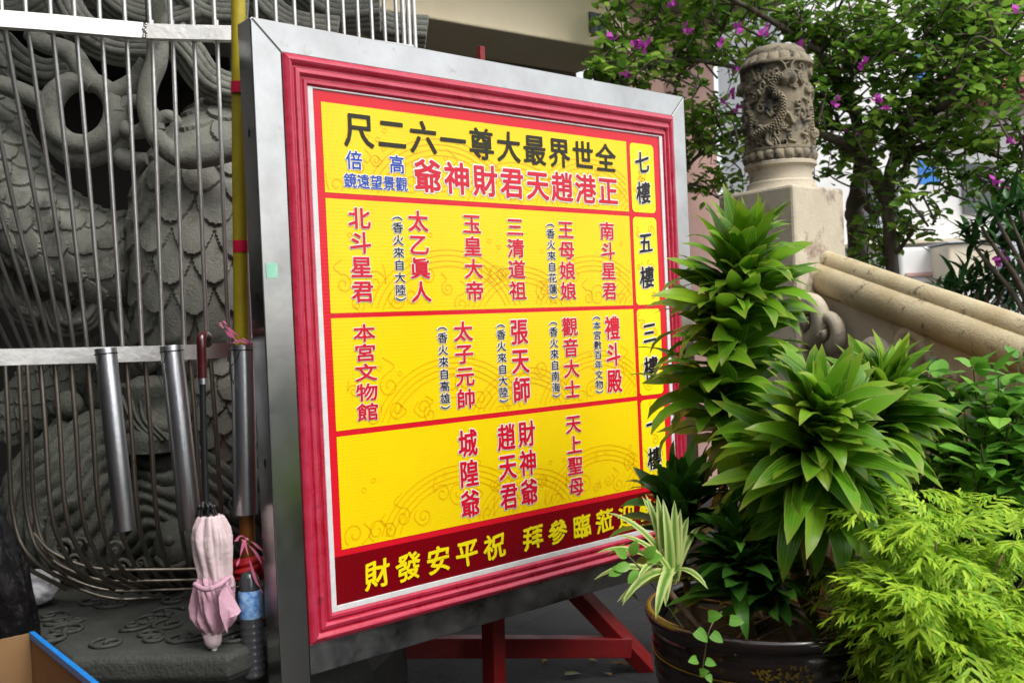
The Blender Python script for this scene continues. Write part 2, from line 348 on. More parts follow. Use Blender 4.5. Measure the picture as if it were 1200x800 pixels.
b = MB(); bbox(b, -7.5, 1.2, -.40, 1.6, 3.425, 3.6); b.build('roof_slab', M['soffit'], te)
b = MB(); bbox(b, -7.5, -2.1, -2.4, -.76, 3.65, 3.85); b.build('added_canopy', M['soffit'], te)  # unseen eave slab added over the cage to shade the dragon
b = MB(); bbox(b, -6.4, -6.2, -4.0, 2.0, 0, 3.64); b.build('unseen_end_wall', M['dark_wall'], te)  # unseen wall added so the frame's left side mirrors something dark
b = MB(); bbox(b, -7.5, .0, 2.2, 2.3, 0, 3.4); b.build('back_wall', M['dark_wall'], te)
b = MB(); bbox(b, .02, .34, 0.05, .4, 0, 3.42); bbox(b, .0, .36, 0.02, .43, 0, .3); b.build('pillar', M['pinkwall'], te, bevel=.02)
b = MB(); bbox(b, .35, 1.0, .2, .3, 0, 3.42); b.build('side_wall', M['pinkwall'], te)
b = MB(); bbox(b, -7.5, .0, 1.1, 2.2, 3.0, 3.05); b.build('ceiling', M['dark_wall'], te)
# number plate on the beam
pc = at(709, 38.5, 6.2)
ss = (pc-np.array([P0[0], P0[1], 0])).dot(bd)
pl = MB(); bbox(pl, ss-.075, ss+.06, -.012, -.001, 3.085, 3.215)
pln = pl.build('number_plate', M['navy'], te)
def glyph_cache():
    cache = {}
    cu = bpy.data.curves.new('glyph', 'FONT'); ob = bpy.data.objects.new('glyph', cu); COL.objects.link(ob)
    def get(ch, off, res=3):
        k = (ch, off)
        if k not in cache:
            cu.body = ch; cu.offset = off; cu.resolution_u = res; cu.fill_mode = 'FRONT'
            dg = bpy.context.evaluated_depsgraph_get(); dg.update()
            me = bpy.data.meshes.new_from_object(ob.evaluated_get(dg))
            V = np.array([v.co[:2] for v in me.vertices]); Fc = [tuple(p.vertices) for p in me.polygons]
            bpy.data.meshes.remove(me); cache[k] = (V, Fc)
        return cache[k]
    return get, ob, cu
glyph, glyph_ob, glyph_cu = glyph_cache()
def put_glyph(mb, ch, cx, cz, size, y, off=0.0, sx=1.0, shear=0.0, rot=0.0, jig=0.0, origin=(.5, .38)):
    if off:             # a heavier stroke: the same outline laid round itself
        nn_ = 8 if off < .035 else 14
        for k in range(nn_):
            a = 2*math.pi*k/nn_+.39; put_glyph(mb, ch, cx+off*size*math.cos(a), cz+off*size*math.sin(a), size, y-.00002*k, 0.0, sx, shear, rot, jig, origin)
        return
    V, Fc = glyph(ch, 0.0); q = (V-np.array(origin))*size; q = q.copy()
    if jig:
        q[:, 1] += jig*size*np.sin(q[:, 0]/size*9+cx*50); q[:, 0] += jig*size*np.sin(q[:, 1]/size*8+cz*40)
    q[:, 0] *= sx; q[:, 1] += shear*q[:, 0]
    c, s_ = math.cos(rot), math.sin(rot); q = q@np.array([[c, s_], [-s_, c]])
    mb.add(np.stack([cx+q[:, 0], np.full(len(q), y), cz+q[:, 1]], 1), Fc)
gl = MB()
for ch, dx, dz, sz in (('7', .02, -.03, .055), ('1', -.02, -.03, .055), ('一', 0, .035, .03)):
    V, Fc = glyph(ch, .0)
    q = (V-np.array([.3, .36]))*sz
    gl.add(np.array([P0[0], P0[1], 0])+bd*(ss-.008+dx+q[:, :1])+bn*(-.015)+np.array([0, 0, 1])*(3.15+dz+q[:, 1:]), Fc)
gl.build('lettering', M['pale_ink'], pln)

# ------------------------------------------------------------------ far buildings on the right
fb = empty('white_house', tuple(at(1060, 372, 17)*np.array([1, 1, 0])), 0, 'white house far off behind the flowering tree, dark window beside a blue shop sign', 'building')
def pbox(mb, x0, x1, y0, y1, Y, depth=.1):
    a = at(x0, y1, Y); c = at(x1, y0, Y)
    mb.box(((a[0]+c[0])/2, Y+depth/2, (a[2]+c[2])/2), (c[0]-a[0], depth, c[2]-a[2]))
b = MB(); pbox(b, 930, 1420, -260, 430, 17, 5); b.build('wall', M['white_wall'], fb)
b = MB(); pbox(b, 1012, 1052, 205, 262, 16.93, .06); b.build('window', M['glass_dark'], fb)
b = MB(); pbox(b, 1008, 1056, 200, 206, 16.86, .12); pbox(b, 1008, 1056, 262, 267, 16.86, .12); pbox(b, 1031, 1034, 206, 262, 16.9, .05); b.build('window_frame', M['grey_wall'], fb)
b = MB(); pbox(b, 1120, 1300, 70, 108, 16.4, .6); pbox(b, 1110, 1310, 106, 114, 16.2, .8); b.build('awning', M['roof_red'], fb)
b = MB(); pbox(b, 1130, 1165, 190, 250, 16.93, .06); b.build('window', M['glass_dark'], fb)
b = MB(); pbox(b, 1000, 1180, 276, 288, 16.5, .5); b.build('ledge', M['cream_wall'], fb)
b = MB(); pbox(b, 1078, 1100, 186, 216, 15.2, .08)
tag(b.build('shop_sign', M['blue_sign']), 'lower plain blue sign board before the white house, level with the tree fork', 'sign')
b = MB(); pbox(b, 1074, 1092, 62, 104, 15.2, .08)
tag(b.build('shop_sign', M['blue_sign']), 'upper plain blue sign board half hidden in the flowering tree crown', 'sign')
b = MB(); pbox(b, 1058, 1112, 288, 372, 12.5, 1.6)
kk = b.build('kiosk', M['white_wall'], bevel=.03); tag(kk, 'low white box van like kiosk behind the tree trunks', 'kiosk')
b = MB(); pbox(b, 1062, 1108, 318, 324, 12.46, .03); pbox(b, 1070, 1082, 330, 344, 12.46, .03); pbox(b, 1086, 1096, 330, 344, 12.46, .03); b.build('faded_marking', M['pinkwall'], kk)
b = MB(); pbox(b, 1113, 1180, 283, 340, 12, 1.2); ck = b.build('cream_hoarding', M['cream_wall'], bevel=.03); tag(ck, 'cream coloured hoarding panel seen past the handrail', 'hoarding')
b = MB(); pbox(b, 1111, 1182, 280, 284.5, 11.95, 1.3); b.build('coping', M['grey_wall'], ck)
b = MB(); pbox(b, 1186, 1206, 225, 440, 9.5, .2); pbox(b, 1182, 1210, 219, 226, 9.45, .3)
tag(b.build('grey_post', M['grey_wall'], bevel=.01), 'pale blue grey square post at the right behind the handrail', 'post')

# ------------------------------------------------------------------ unseen house block added across the street to cut off low sky
M['shop_wall'] = pm('grey_shophouse_render', (.24, .23, .21, 1), (.30, .29, .27, 1), 1.5, .85)
sh = empty('added_shophouse', (-15, -9, 0), 0, 'unseen grey three storey house block added across the street to screen low sky', 'building')
b = MB(); b.box((-17, -11, 4.6), (44, 4, 9.2)); b.build('wall', M['shop_wall'], sh)
b = MB(); b.box((-17, -8.9, 3.3), (44.2, .5, .18)); b.box((-17, -8.9, 9.2), (44.2, .5, .25)); b.build('ledge', M['shop_wall'], sh)
for zf in (1.5, 4.9, 7.4):
    for k in range(14):
        b = MB(); b.box((-37.5+3.1*k, -8.985, zf), (2.1 if zf > 2 else 2.7, .06, 1.5 if zf > 2 else 2.6)); b.build('window', M['glass_dark'], sh)

# ------------------------------------------------------------------ carved newel post and handrail
NY = 4.5; S3 = 1/math.sqrt(2)
nc = at(912, 140, NY+.05); NX, NYY = nc[0], nc[1]
def zz(y, Y=NY, x=912): return float(at(x, y, Y)[2])
nw = empty('newel_post', (NX, NYY, 0), 0, 'carved stone newel post with a dragon drum on a pale square block', 'newel post')
# relief drum: a height map of dragon, clouds and flames
na, nz = 540, 300; RD = 42.5/F_PX*NY
zb, zt = zz(190), zz(64)
A = np.linspace(0, 2*math.pi, na, endpoint=False); Zt = np.linspace(0, 1, nz)
AA, ZZ = np.meshgrid(A, Zt); H = np.zeros_like(AA)
HD = zt-zb
def seg_field(pts, rad, height, scales=False):
    """raise a rounded ridge along a path given in (angle, 0..1 height)"""
    global H
    Q = spline(pts, 14)
    pad = rad*1.2; ci = np.arange(na); a_mid = Q[:, 0].mean(); half = np.ptp(Q[:, 0])/2+pad/RD+.02
    ci = ci[np.abs((A-a_mid+math.pi) % (2*math.pi)-math.pi) < half]; ri = np.where((Zt > Q[:, 1].min()-pad/HD) & (Zt < Q[:, 1].max()+pad/HD))[0]
    if not len(ci) or not len(ri): return
    ix = np.ix_(ri, ci); aa, zz_ = AA[ix], ZZ[ix]
    best = np.full(aa.shape, 9.0); arc = np.zeros(aa.shape); off = np.zeros(aa.shape); s_ = 0
    for i in range(len(Q)-1):
        dx = ((aa-Q[i][0]+math.pi) % (2*math.pi)-math.pi)*RD; dz = (zz_-Q[i][1])*HD
        e = np.array([(Q[i+1][0]-Q[i][0])*RD, (Q[i+1][1]-Q[i][1])*HD]); l = np.linalg.norm(e)+1e-9; e /= l
        t = np.clip(dx*e[0]+dz*e[1], 0, l); dd = np.hypot(dx-t*e[0], dz-t*e[1]); m_ = dd < best
        best[m_] = dd[m_]; arc[m_] = (s_+t)[m_]; off[m_] = (dx*e[1]-dz*e[0])[m_]; s_ += l
    prof = np.sqrt(np.clip(1-(best/rad)**2, 0, 1))*height
    if scales:
        u = arc/.014; v = off/.011
        prof = prof*(1-.35*(np.abs(np.sin(math.pi*(u+.5*np.floor(v))))**6))
    H[ix] = np.maximum(H[ix], prof)
front = math.atan2(-NYY, -NX)           # the side turned to the street
def fa(u): return front+u               # u grows to the right as seen
for cyc in (0, math.pi*2/3, math.pi*4/3):
    f0 = lambda L_: [(fa(u+cyc), v) for u, v in L_]
    seg_field(f0([(-.75, .22), (-.45, .27), (-.15, .30), (.12, .42), (.10, .55), (-.08, .60), (-.12, .68), (.05, .74), (.22, .72)]), .024, .028, True)
    seg_field(f0([(.22, .72), (.34, .76), (.42, .73)]), .028, .032)
    seg_field(f0([(.3, .78), (.2, .86), (.05, .9)]), .008, .018); seg_field(f0([(.38, .78), (.45, .86), (.6, .9)]), .008, .018)
    seg_field(f0([(-.1, .62), (-.3, .66), (-.45, .6), (-.55, .64)]), .012, .016)
    seg_field(f0([(.1, .42), (.3, .40), (.42, .32), (.5, .36)]), .012, .018); seg_field(f0([(-.3, .28), (-.35, .18), (-.22, .12)]), .012, .018)
    seg_field(f0([(-.75, .22), (-.9, .3), (-.85, .42), (-1.0, .48)]), .015, .018, True)
for k in range(130):
    u0, v0 = rng.uniform(0, 6.28), rng.uniform(.14, .90); q = rng.uniform(.06, .14); th = rng.uniform(0, 6.28)
    sgn = rng.choice([-1, 1]); tt = np.linspace(0, 1, 7)
    pts = [(u0+q*(1.15-t)*math.cos(th+sgn*t*6.5), v0+q*.38*(1.15-t)*math.sin(th+sgn*t*6.5)) for t in tt]
    tail = [(u0+q*2.6*math.cos(th-.5*sgn), v0+q*.9*math.sin(th-.5*sgn))]
    seg_field(tail+pts, rng.uniform(.0055, .008), rng.uniform(.008, .014))
band = (ZZ < .095)
pet = np.abs(np.sin(AA*11))**.6
H = np.where(band, .010+.012*pet*np.sin(np.clip(ZZ/.095, 0, 1)*math.pi)**.6, H)
H = np.where((ZZ > .095) & (ZZ < .125), .014, H)
tb = ZZ > .90
H = np.where((ZZ > .885) & (ZZ < .91), .018, H)
H = np.where(ZZ >= .91, .004+.014*np.abs(np.sin(AA*9))**.6*(1-(ZZ-.91)/.09)**.5, H)
Rr = RD-.024+H*1.3; Rr = Rr-np.clip((ZZ-.90)/.1, 0, 1)**2*.022
V = np.stack([NX+Rr*np.cos(AA), NYY+Rr*np.sin(AA), zb+ZZ*HD], -1).reshape(-1, 3); Fc = []
for j in range(nz-1):
    for i in range(na):
        i2 = (i+1) % na; Fc.append((j*na+i, j*na+i2, (j+1)*na+i2, (j+1)*na+i))
b = MB(); b.add(V, Fc); b.build('carved_drum', M['newel'], nw, smooth=True)
b = MB(); r0 = RD-.034
b.lathe([(r0, zt-.004), (r0, zt+.006), (r0*.93, zt+.022), (r0*.78, zt+.036), (r0*.5, zt+.045), (0.001, zt+.05)], (NX, NYY, 0), 64); b.build('cap', M['newel'], nw, smooth=True, angle=40)
zc, zk = zz(190), zz(224)
b = MB(); h_ = zc-zk
b.lathe([(RD*.9, zc+.004), (RD*.98, zc-.006), (RD*.98, zc-.02), (RD*.88, zc-.03), (RD*.84, zc-.06), (RD*.86, zc-.085), (RD*.93, zc-.095), (RD*.93, zc-.11), (RD*1.0, zc-.125), (RD*1.02, zk-.002), (.001, zk-.002)], (NX, NYY, 0), 64)
b.build('collar', M['block'], nw, smooth=True, angle=40)
BA = math.radians(40); RBk = np.array([[math.cos(BA), -math.sin(BA), 0], [math.sin(BA), math.cos(BA), 0], [0, 0, 1]])
b = MB(); b.box((NX-.004, NYY, (zk+0)/2), (.405, .405, zk), RBk); blk = b.build('block', M['block'], nw, bevel=.014)

# the handrail runs from the block down towards the street
ra = at(962, 316, 4.42); rb = at(1205, 404, 3.32); rdv = rb-ra
ra2 = ra-rdv*.06; rb2 = rb+rdv*.9
hr = empty('stone_handrail', tuple(rb2*np.array([1, 1, 0])), 0, 'yellowed stone handrail of two fused rolls sloping down to the right', 'handrail')
side = np.cross(rdv/np.linalg.norm(rdv), (0, 0, 1)); side /= np.linalg.norm(side); upv = np.cross(side, rdv/np.linalg.norm(rdv))
if side[0] < 0: side = -side
def rail(mb, off_s, off_u, r, n=40, sq=1.0):
    P = ra2+(rb2-ra2)*np.linspace(0, 1, n)[:, None]+side*off_s+upv*off_u
    rr = r*(1+.012*np.sin(np.linspace(0, 9, n)*2.1)+rng.normal(0, .004, n))
    mb.tube(P, rr, 28)
b = MB(); rail(b, .03, .028, .054); b.build('upper_roll', M['rail'], hr, smooth=True, angle=50)
b = MB(); rail(b, -.012, -.035, .068); b.build('lower_roll', M['rail'], hr, smooth=True, angle=50)
for k, (x, y, Y, r) in enumerate(((962, 370, 4.32, .10), (985, 385, 4.22, .075), (1085, 405, 3.85, .085), (1118, 415, 3.72, .07), (1150, 432, 3.6, .08), (1040, 420, 4.0, .09), (1180, 452, 3.48, .08))):
    b = MB(); c = at(x, y, Y); tt = np.linspace(0, 1, 60); a = -1.2+tt*7.5; rad = r*(1-.8*tt)
    e1 = rdv/np.linalg.norm(rdv)
    P = c+np.outer(rad*np.cos(a), e1)+np.outer(rad*np.sin(a), upv)-np.outer(.05+.05*tt, side)
    b.tube(P, r*.46*(1-.5*tt), 16)
    b.build('scroll', M['block'], hr, smooth=True, angle=50)
mid = (ra2+rb2)/2; Lr = np.linalg.norm(rb2-ra2)
b = MB()
e1 = (rb2-ra2)/Lr
q0 = ra2-upv*.09; q1 = rb2-upv*.09
V = []
for s_ in (-.045, .045):
    for p, top in ((q0, 1), (q1, 1), (q1, 0), (q0, 0)):
        V.append((p[0]+side[0]*s_, p[1]+side[1]*s_, p[2] if top else 0.0))
b.add(V, [(0, 1, 2, 3), (7, 6, 5, 4), (0, 4, 5, 1), (1, 5, 6, 2), (2, 6, 7, 3), (3, 7, 4, 0)])
b.build('panel', M['block'], hr)

# ------------------------------------------------------------------ stone dragon behind the cage
dg_ = empty('stone_dragon', tuple(at(200, 420, 3.5)*np.array([1, 1, 0])), 0, 'grey carved stone dragon with thick scaled coils wound round its column inside the cage', 'statue')
def scaled_coil(path, r0, nsc, rows, nt=260, na=220, depth=.02, flip=False):
    P = spline(path, 24); n = len(P)
    s_ = np.concatenate([[0], np.cumsum(np.linalg.norm(np.diff(P, axis=0), axis=1))]); S_ = np.linspace(0, s_[-1], nt)
    P = np.stack([np.interp(S_, s_, P[:, i]) for i in range(3)], 1)
    rr = np.interp(np.linspace(0, 1, nt), np.linspace(0, 1, len(np.atleast_1d(r0))), np.atleast_1d(r0))
    a = np.linspace(0, 1, na, endpoint=False)
    u = (a*nsc)[None, :]*np.ones((nt, 1)); sc = 2*math.pi*np.mean(rr)/nsc; t = (S_/sc*1.0)[:, None]*np.ones((1, na))
    if flip: t = t.max()-t
    H = np.zeros((nt, na)); rs = .58; R_ = .78
    j0 = np.floor(t/rs)
    for dj in (-2, -1, 0, 1, 2):
        j = j0+dj; sh = .5*np.mod(j, 2)
        uc = np.round(u-sh)+sh; du = u-uc; dt = t-j*rs
        ins = (du/.525)**2+(dt/R_)**2 < 1
        h = .45+.5*(dt/R_)-.35*du**2
        H = np.where(ins, np.maximum(H, h), H)
    rr2 = np.hypot(0, 0)
    D = H*depth
    return P, rr, D
def coil(mb, path, r0, nsc, **k):
    P, rr, D = scaled_coil(path, r0, nsc, 0, **k)
    V, Fc = tube_grid(P, rr, D.shape[1], True, D); mb.add(V, Fc)
b = MB()
coil(b, [at(345, 120, 3.75), at(285, 185, 3.55), at(243, 235, 3.42), at(234, 300, 3.38), at(236, 370, 3.42), at(228, 420, 3.55), at(214, 460, 3.85)], [.21, .225, .215, .20, .19], 11, nt=420, na=340, depth=.034, flip=False)
b.build('coil', M['stone'], dg_, smooth=True, angle=32)
b = MB()
coil(b, [at(-40, 10, 3.5), at(-28, 130, 3.42), at(16, 232, 3.36), at(98, 298, 3.4), at(180, 312, 3.55), at(245, 330, 3.7)], [.11, .125, .14, .15, .165, .17], 10, nt=360, na=260, depth=.026)
b.build('coil', M['stone'], dg_, smooth=True, angle=32)
b = MB()
coil(b, [at(55, 330, 3.6), at(80, 390, 3.6), at(60, 450, 3.65), at(15, 500, 3.7)], [.08, .10, .11, .1], 9, nt=160, na=160, depth=.02)
coil(b, [at(285, 400, 3.45), at(265, 460, 3.4), at(262, 530, 3.45), at(282, 600, 3.6)], [.14, .13, .12, .11], 10, nt=170, na=180, depth=.024)
b.build('coil', M['stone'], dg_, smooth=True, angle=32)
# stone cloud ribbons with open loops
b = MB()
def rib(pts, Y, r, n=12, dY=0.0):
    P = spline([at(x, y, Y+dY*i/len(pts)) for i, (x, y) in enumerate(pts)], 10)
    b.tube(P, np.interp(np.linspace(0, 1, len(P)), np.linspace(0, 1, len(np.atleast_1d(r))), np.atleast_1d(r)), n)
def ring(x, y, Y, R, r):
    P = [at(x+R*math.cos(a), y+R*.95*math.sin(a), Y) for a in np.linspace(0, 2*math.pi, 41)]
    b.tube(P, r*(1+.12*np.sin(np.linspace(0, 12.56, 41)+1)), 14, False)
ring(97, 132, 3.2, 39, .036); ring(158, 137, 3.2, 19, .026)
rib([(36, 38), (50, 50), (82, 62), (98, 84), (112, 102)], 3.2, [.03, .032, .036, .032])
rib([(-10, 96), (20, 106), (45, 118), (60, 126)], 3.22, [.03, .032, .03])
rib([(128, 112), (145, 104), (160, 92), (172, 72)], 3.2, [.036, .03, .026])
rib([(182, -15), (184, 30), (184, 70), (174, 100), (172, 128), (184, 162), (212, 184), (245, 182), (285, 172)], 3.1, [.034, .034, .033, .03, .03, .034, .038, .036])
rib([(186, 152), (186, 142), (196, 136), (206, 142), (204, 150)], 3.1, [.022, .02, .016])
rib([(60, 165), (85, 182), (120, 178), (150, 160)], 3.24, [.03, .045, .03]); rib([(138, 180), (150, 188), (172, 186)], 3.24, [.03, .035, .02])
b.build('cloud_scroll', M['stone'], dg_, smooth=True, angle=60)
b = MB()
def strands(path, Y, n, spread, r, dY=.0):
    P = np.array(path, float); T = np.gradient(P, axis=0); T /= np.linalg.norm(T, axis=1)[:, None]; Nn = np.stack([-T[:, 1], T[:, 0]], 1)
    for k in range(n):
        o = (k-(n-1)/2)*spread
        Q = [at(*(p+m_*o), Y+dY*k+.02*abs(k-(n-1)/2)) for p, m_ in zip(P, Nn)]
        Q = spline(Q, 9); b.tube(Q, r*(1+.1*np.sin(np.arange(len(Q))*.3+k)), 8)
strands([(62, -30), (80, 15), (104, 42), (135, 56), (180, 60)], 3.22, 6, 6.5, .014)
strands([(112, -30), (130, 0), (160, 18), (200, 22), (236, 12)], 3.35, 6, 6, .014)
strands([(200, 40), (222, 66), (246, 96), (285, 108), (330, 100)], 3.3, 6, 6.5, .014)
strands([(205, -25), (225, 2), (250, 16), (290, 18)], 3.35, 6, 6, .014)
strands([(285, -25), (310, 12), (345, 34), (395, 42)], 3.6, 7, 6, .015)
strands([(335, -40), (360, -2), (395, 16), (445, 14)], 3.75, 7, 6, .016)
strands([(395, -50), (415, 0), (450, 32), (500, 38)], 3.9, 6, 6, .016)
strands([(-20, 5), (10, 14), (40, 2), (60, -20)], 3.4, 5, 7, .016); strands([(0, 50), (20, 70), (50, 85), (80, 82)], 3.55, 4, 8, .016)
b.build('mane', M['stone'], dg_, smooth=True, angle=60)
b = MB()
strands([(62, 350), (75, 378), (100, 372), (118, 345)], 3.35, 5, 6, .014); strands([(140, 345), (145, 375), (165, 398), (190, 398)], 3.4, 3, 10, .02)
strands([(18, 300), (5, 330), (22, 360), (48, 370)], 3.4, 5, 6, .014)
b.build('fin', M['stone'], dg_, smooth=True, angle=60)
# sea waves and rocks at the foot: ridged mounds
b = MB()
def mound(x, y, Y, rx, ry, rz, ridges, tilt, amp=.02, n=90):
    c = at(x, y, Y); n, m_ = 220, 150
    a = (2*math.pi*np.arange(n)/n)[:, None]; p = (math.pi*np.arange(m_+1)/m_)[None, :]
    d = np.stack([np.sin(p)*np.cos(a), np.sin(p)*np.sin(a), np.cos(p)*np.ones_like(a)], -1)
    q = np.hypot(d[..., 0]-tilt[0], d[..., 2]-tilt[1])+.05*np.sin(d[..., 0]*7+d[..., 2]*5)
    h = 1+amp*(np.abs(np.sin(q*ridges*.5))**.6)
    V = c+d*h[..., None]*np.array([rx, ry, rz]); Fc = []
    for i in range(n):
        j = (i+1) % n
        for k in range(m_): Fc.append((i*(m_+1)+k, i*(m_+1)+k+1, j*(m_+1)+k+1, j*(m_+1)+k))
    b.add(V.reshape(-1, 3), Fc)
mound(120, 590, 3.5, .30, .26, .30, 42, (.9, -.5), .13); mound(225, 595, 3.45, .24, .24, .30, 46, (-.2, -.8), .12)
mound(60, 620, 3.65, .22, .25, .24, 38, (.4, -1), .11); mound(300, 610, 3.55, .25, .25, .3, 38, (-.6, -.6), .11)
b.build('wave', M['shaded_stone'], dg_, smooth=True, angle=60)
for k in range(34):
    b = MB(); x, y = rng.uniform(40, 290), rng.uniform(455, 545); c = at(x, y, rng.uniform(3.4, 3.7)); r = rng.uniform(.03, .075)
    b.ell(c, (r, r*.9, r*rng.uniform(.7, 1.2)), 8); b.build('rock', M['shaded_stone'], dg_, smooth=True)
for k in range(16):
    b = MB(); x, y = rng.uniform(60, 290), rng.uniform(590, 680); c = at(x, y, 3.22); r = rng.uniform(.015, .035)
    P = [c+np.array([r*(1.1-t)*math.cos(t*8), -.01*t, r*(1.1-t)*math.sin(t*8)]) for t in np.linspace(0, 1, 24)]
    b.tube(P, r*.26, 8); b.build('wave_curl', M['shaded_stone'], dg_, smooth=True, angle=60)
# small seated figure carved in front of the coil
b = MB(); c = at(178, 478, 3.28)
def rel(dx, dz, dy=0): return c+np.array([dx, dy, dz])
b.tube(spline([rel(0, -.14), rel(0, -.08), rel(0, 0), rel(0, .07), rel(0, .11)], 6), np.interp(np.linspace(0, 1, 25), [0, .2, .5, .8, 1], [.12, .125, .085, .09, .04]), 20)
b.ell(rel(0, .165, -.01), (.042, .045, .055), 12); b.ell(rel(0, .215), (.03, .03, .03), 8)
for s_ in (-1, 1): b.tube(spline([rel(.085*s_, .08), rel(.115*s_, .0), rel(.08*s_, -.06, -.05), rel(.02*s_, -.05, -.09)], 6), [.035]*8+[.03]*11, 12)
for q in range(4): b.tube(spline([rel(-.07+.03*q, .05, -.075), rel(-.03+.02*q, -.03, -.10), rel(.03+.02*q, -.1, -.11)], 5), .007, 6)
b.build('carved_figure', M['shaded_stone'], dg_, smooth=True, angle=60)
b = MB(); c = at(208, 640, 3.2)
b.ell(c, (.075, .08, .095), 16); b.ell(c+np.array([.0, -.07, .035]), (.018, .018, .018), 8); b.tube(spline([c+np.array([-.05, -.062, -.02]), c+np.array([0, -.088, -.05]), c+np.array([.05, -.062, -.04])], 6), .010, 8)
b.build('fish_head', M['shaded_stone'], dg_, smooth=True, angle=60)
b = MB(); c = at(330, 400, 4.2); b.tube([(c[0], c[1], 0), (c[0], c[1], 1.5), (c[0], c[1], 3.4)], .16, 32); b.build('column', M['stone'], dg_, smooth=True, angle=60)

# ------------------------------------------------------------------ carved plinth under the cage
pz = .44
pc_ = [atz(15, 722, pz), atz(82, 772, pz), atz(266, 767, pz), atz(440, 702, pz), atz(480, 672, pz), atz(300, 640, pz), atz(90, 660, pz)]
pl_ = empty('carved_plinth', tuple(np.mean(pc_, 0)*np.array([1, 1, 0])), 0, 'dark carved stone plinth with a moulded rim under the steel cage', 'plinth')
ctr = np.mean(pc_, 0)
def poly_prism(mb, ring, levels):
    n = len(ring); V = []
    for sc, z in levels:
        for p in ring: q = ctr+(p-ctr)*sc; V.append((q[0], q[1], z))
    Fc = []
    for l in range(len(levels)-1):
        for k in range(n): k2 = (k+1) % n; Fc.append((l*n+k, l*n+k2, (l+1)*n+k2, (l+1)*n+k))
    Fc.append(tuple((len(levels)-1)*n+k for k in range(n))); mb.add(V, Fc)
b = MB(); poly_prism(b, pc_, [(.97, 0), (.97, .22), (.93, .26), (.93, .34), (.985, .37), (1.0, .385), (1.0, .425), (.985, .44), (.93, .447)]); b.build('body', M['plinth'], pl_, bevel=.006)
for k in range(26):
    b = MB(); x, y = rng.uniform(60, 300), rng.uniform(700, 752); c = atz(x, y, .452); r = rng.uniform(.02, .05); th = rng.uniform(0, 6)
    P = [c+np.array([r*(1.15-t)*math.cos(th+t*8), r*(1.15-t)*math.sin(th+t*8), 0]) for t in np.linspace(0, 1, 26)]
    b.tube(P, .006, 6); b.build('relief_scroll', M['plinth'], pl_, smooth=True)
for k in range(9):
    b = MB(); e = pc_[1]*(1-k/9)+pc_[2]*(k/9); c = ctr+(e-ctr)*.945
    b.tube([np.array([c[0]+.03*math.cos(a), c[1]-.012, .30+.03*math.sin(a)]) for a in np.linspace(0, 6.28, 17)], .006, 6, False); b.build('relief_ring', M['plinth'], pl_, smooth=True)

# ------------------------------------------------------------------ steel cage round the dragon
def cageY(x): return float(np.interp(x, [-260, 0, 170, 275, 485, 560], [2.35, 2.62, 2.84, 2.92, 3.5, 3.75]))
cg = empty('steel_cage', tuple(at(200, 420, 2.9)*np.array([1, 1, 0])), 0, 'stainless steel cage of thin bars with two flat bands round the stone dragon', 'cage')
def strip(pts, hw, th, name, m):
    mb = MB(); V = []
    for p in pts:
        for dz in (-hw, hw):
            for dy in (0, th): V.append((p[0], p[1]+dy, p[2]+dz))
    Fc = []
    for i in range(len(pts)-1):
        o = i*4; q = o+4
        Fc += [(o, q, q+2, o+2), (o+1, o+3, q+3, q+1), (o, o+1, q+1, q), (o+2, q+2, q+3, o+3)]
    Fc += [(0, 2, 3, 1), (len(pts)*4-4, len(pts)*4-3, len(pts)*4-1, len(pts)*4-2)]
    mb.add(V, Fc); return mb.build(name, m, cg)
zu = float(at(170, 36, cageY(170))[2]); zl = 1.225
ub = [at(x, y, cageY(x)-.022) for x, y in ((-150, 6), (-60, 15), (0, 21.5), (60, 26), (120, 31.5), (168, 35.5))]
strip(ub, .022, .03, 'band', M['bar_steel'])
ub2 = [at(x, y, cageY(x)-.022) for x, y in ((171, 36.2), (220, 37.5), (275, 38.5), (340, 41), (485, 60))]
strip(ub2, .021, .03, 'band', M['bar_steel'])
b = MB(); c = at(170, 36, cageY(170)-.03)
for k in range(7): b.ell(c+np.array([rng.normal(0, .003), 0, (k-3)*.006]), (.004, .003, .004), 6)
b.build('weld', M['bar_steel'], cg)
lb = [at(x, y, cageY(x)-.02) for x, y in ((-150, 423), (0, 418.5), (105, 416), (200, 413.5), (300, 409), (340, 407))]
strip(lb, .022, .03, 'band', M['bar_steel'])
def bar(pts, r=.0065, n=8, m='bar_steel'):
    mb = MB(); mb.tube(pts, r, 10); mb.build('bar', M[m], cg, smooth=True, angle=60)
upper = [-28, 2, 30, 59, 87, 116.5, 146, 175, 200, 225.5, 251, 275, 300, 323, 345, 366, 384, 402, 419, 435, 450, 464, 472, 478.5, 485]
for x in upper:
    p = at(x, 15, cageY(x)+.024); z0 = zu-.02
    bar([(p[0], p[1], z0), (p[0], p[1], 3.0)], .0068 if x < 470 else .0085)
mid_b = [(5, 74, .28), (32, 88, .2), (61, 103, .13), (89, 122, .06), (119, 144, .02), (148, 167, 0), (178, 191, 0), (202, 216.5, 0), (227, 243, 0), (254, 268.5, 0), (279, 293, 0)]
for xt, xb, dy in mid_b:
    p = at(xt, 32, cageY(xt)+.026); q = at(xb, 416, cageY(xb)+.02+dy)
    m_ = (p+q)/2
    bar(spline([p+(p-q)*.02, m_+np.array([.0, -.0, 0]), q-(p-q)*.02], 6))
for xt, xb, dy in ((-24, 62, .36), (-52, 52, .42), (-85, 41, .48), (-120, 30, .54), (-160, 16, .6), (-200, 2, .66)):
    p = at(xt, 26, cageY(xt)+.02); q = at(xb, 416, cageY(xb)+dy); m_ = at((xt+xb)/2-6, 225, (p[1]+q[1])/2-.03)
    bar(spline([p, m_, q], 8))
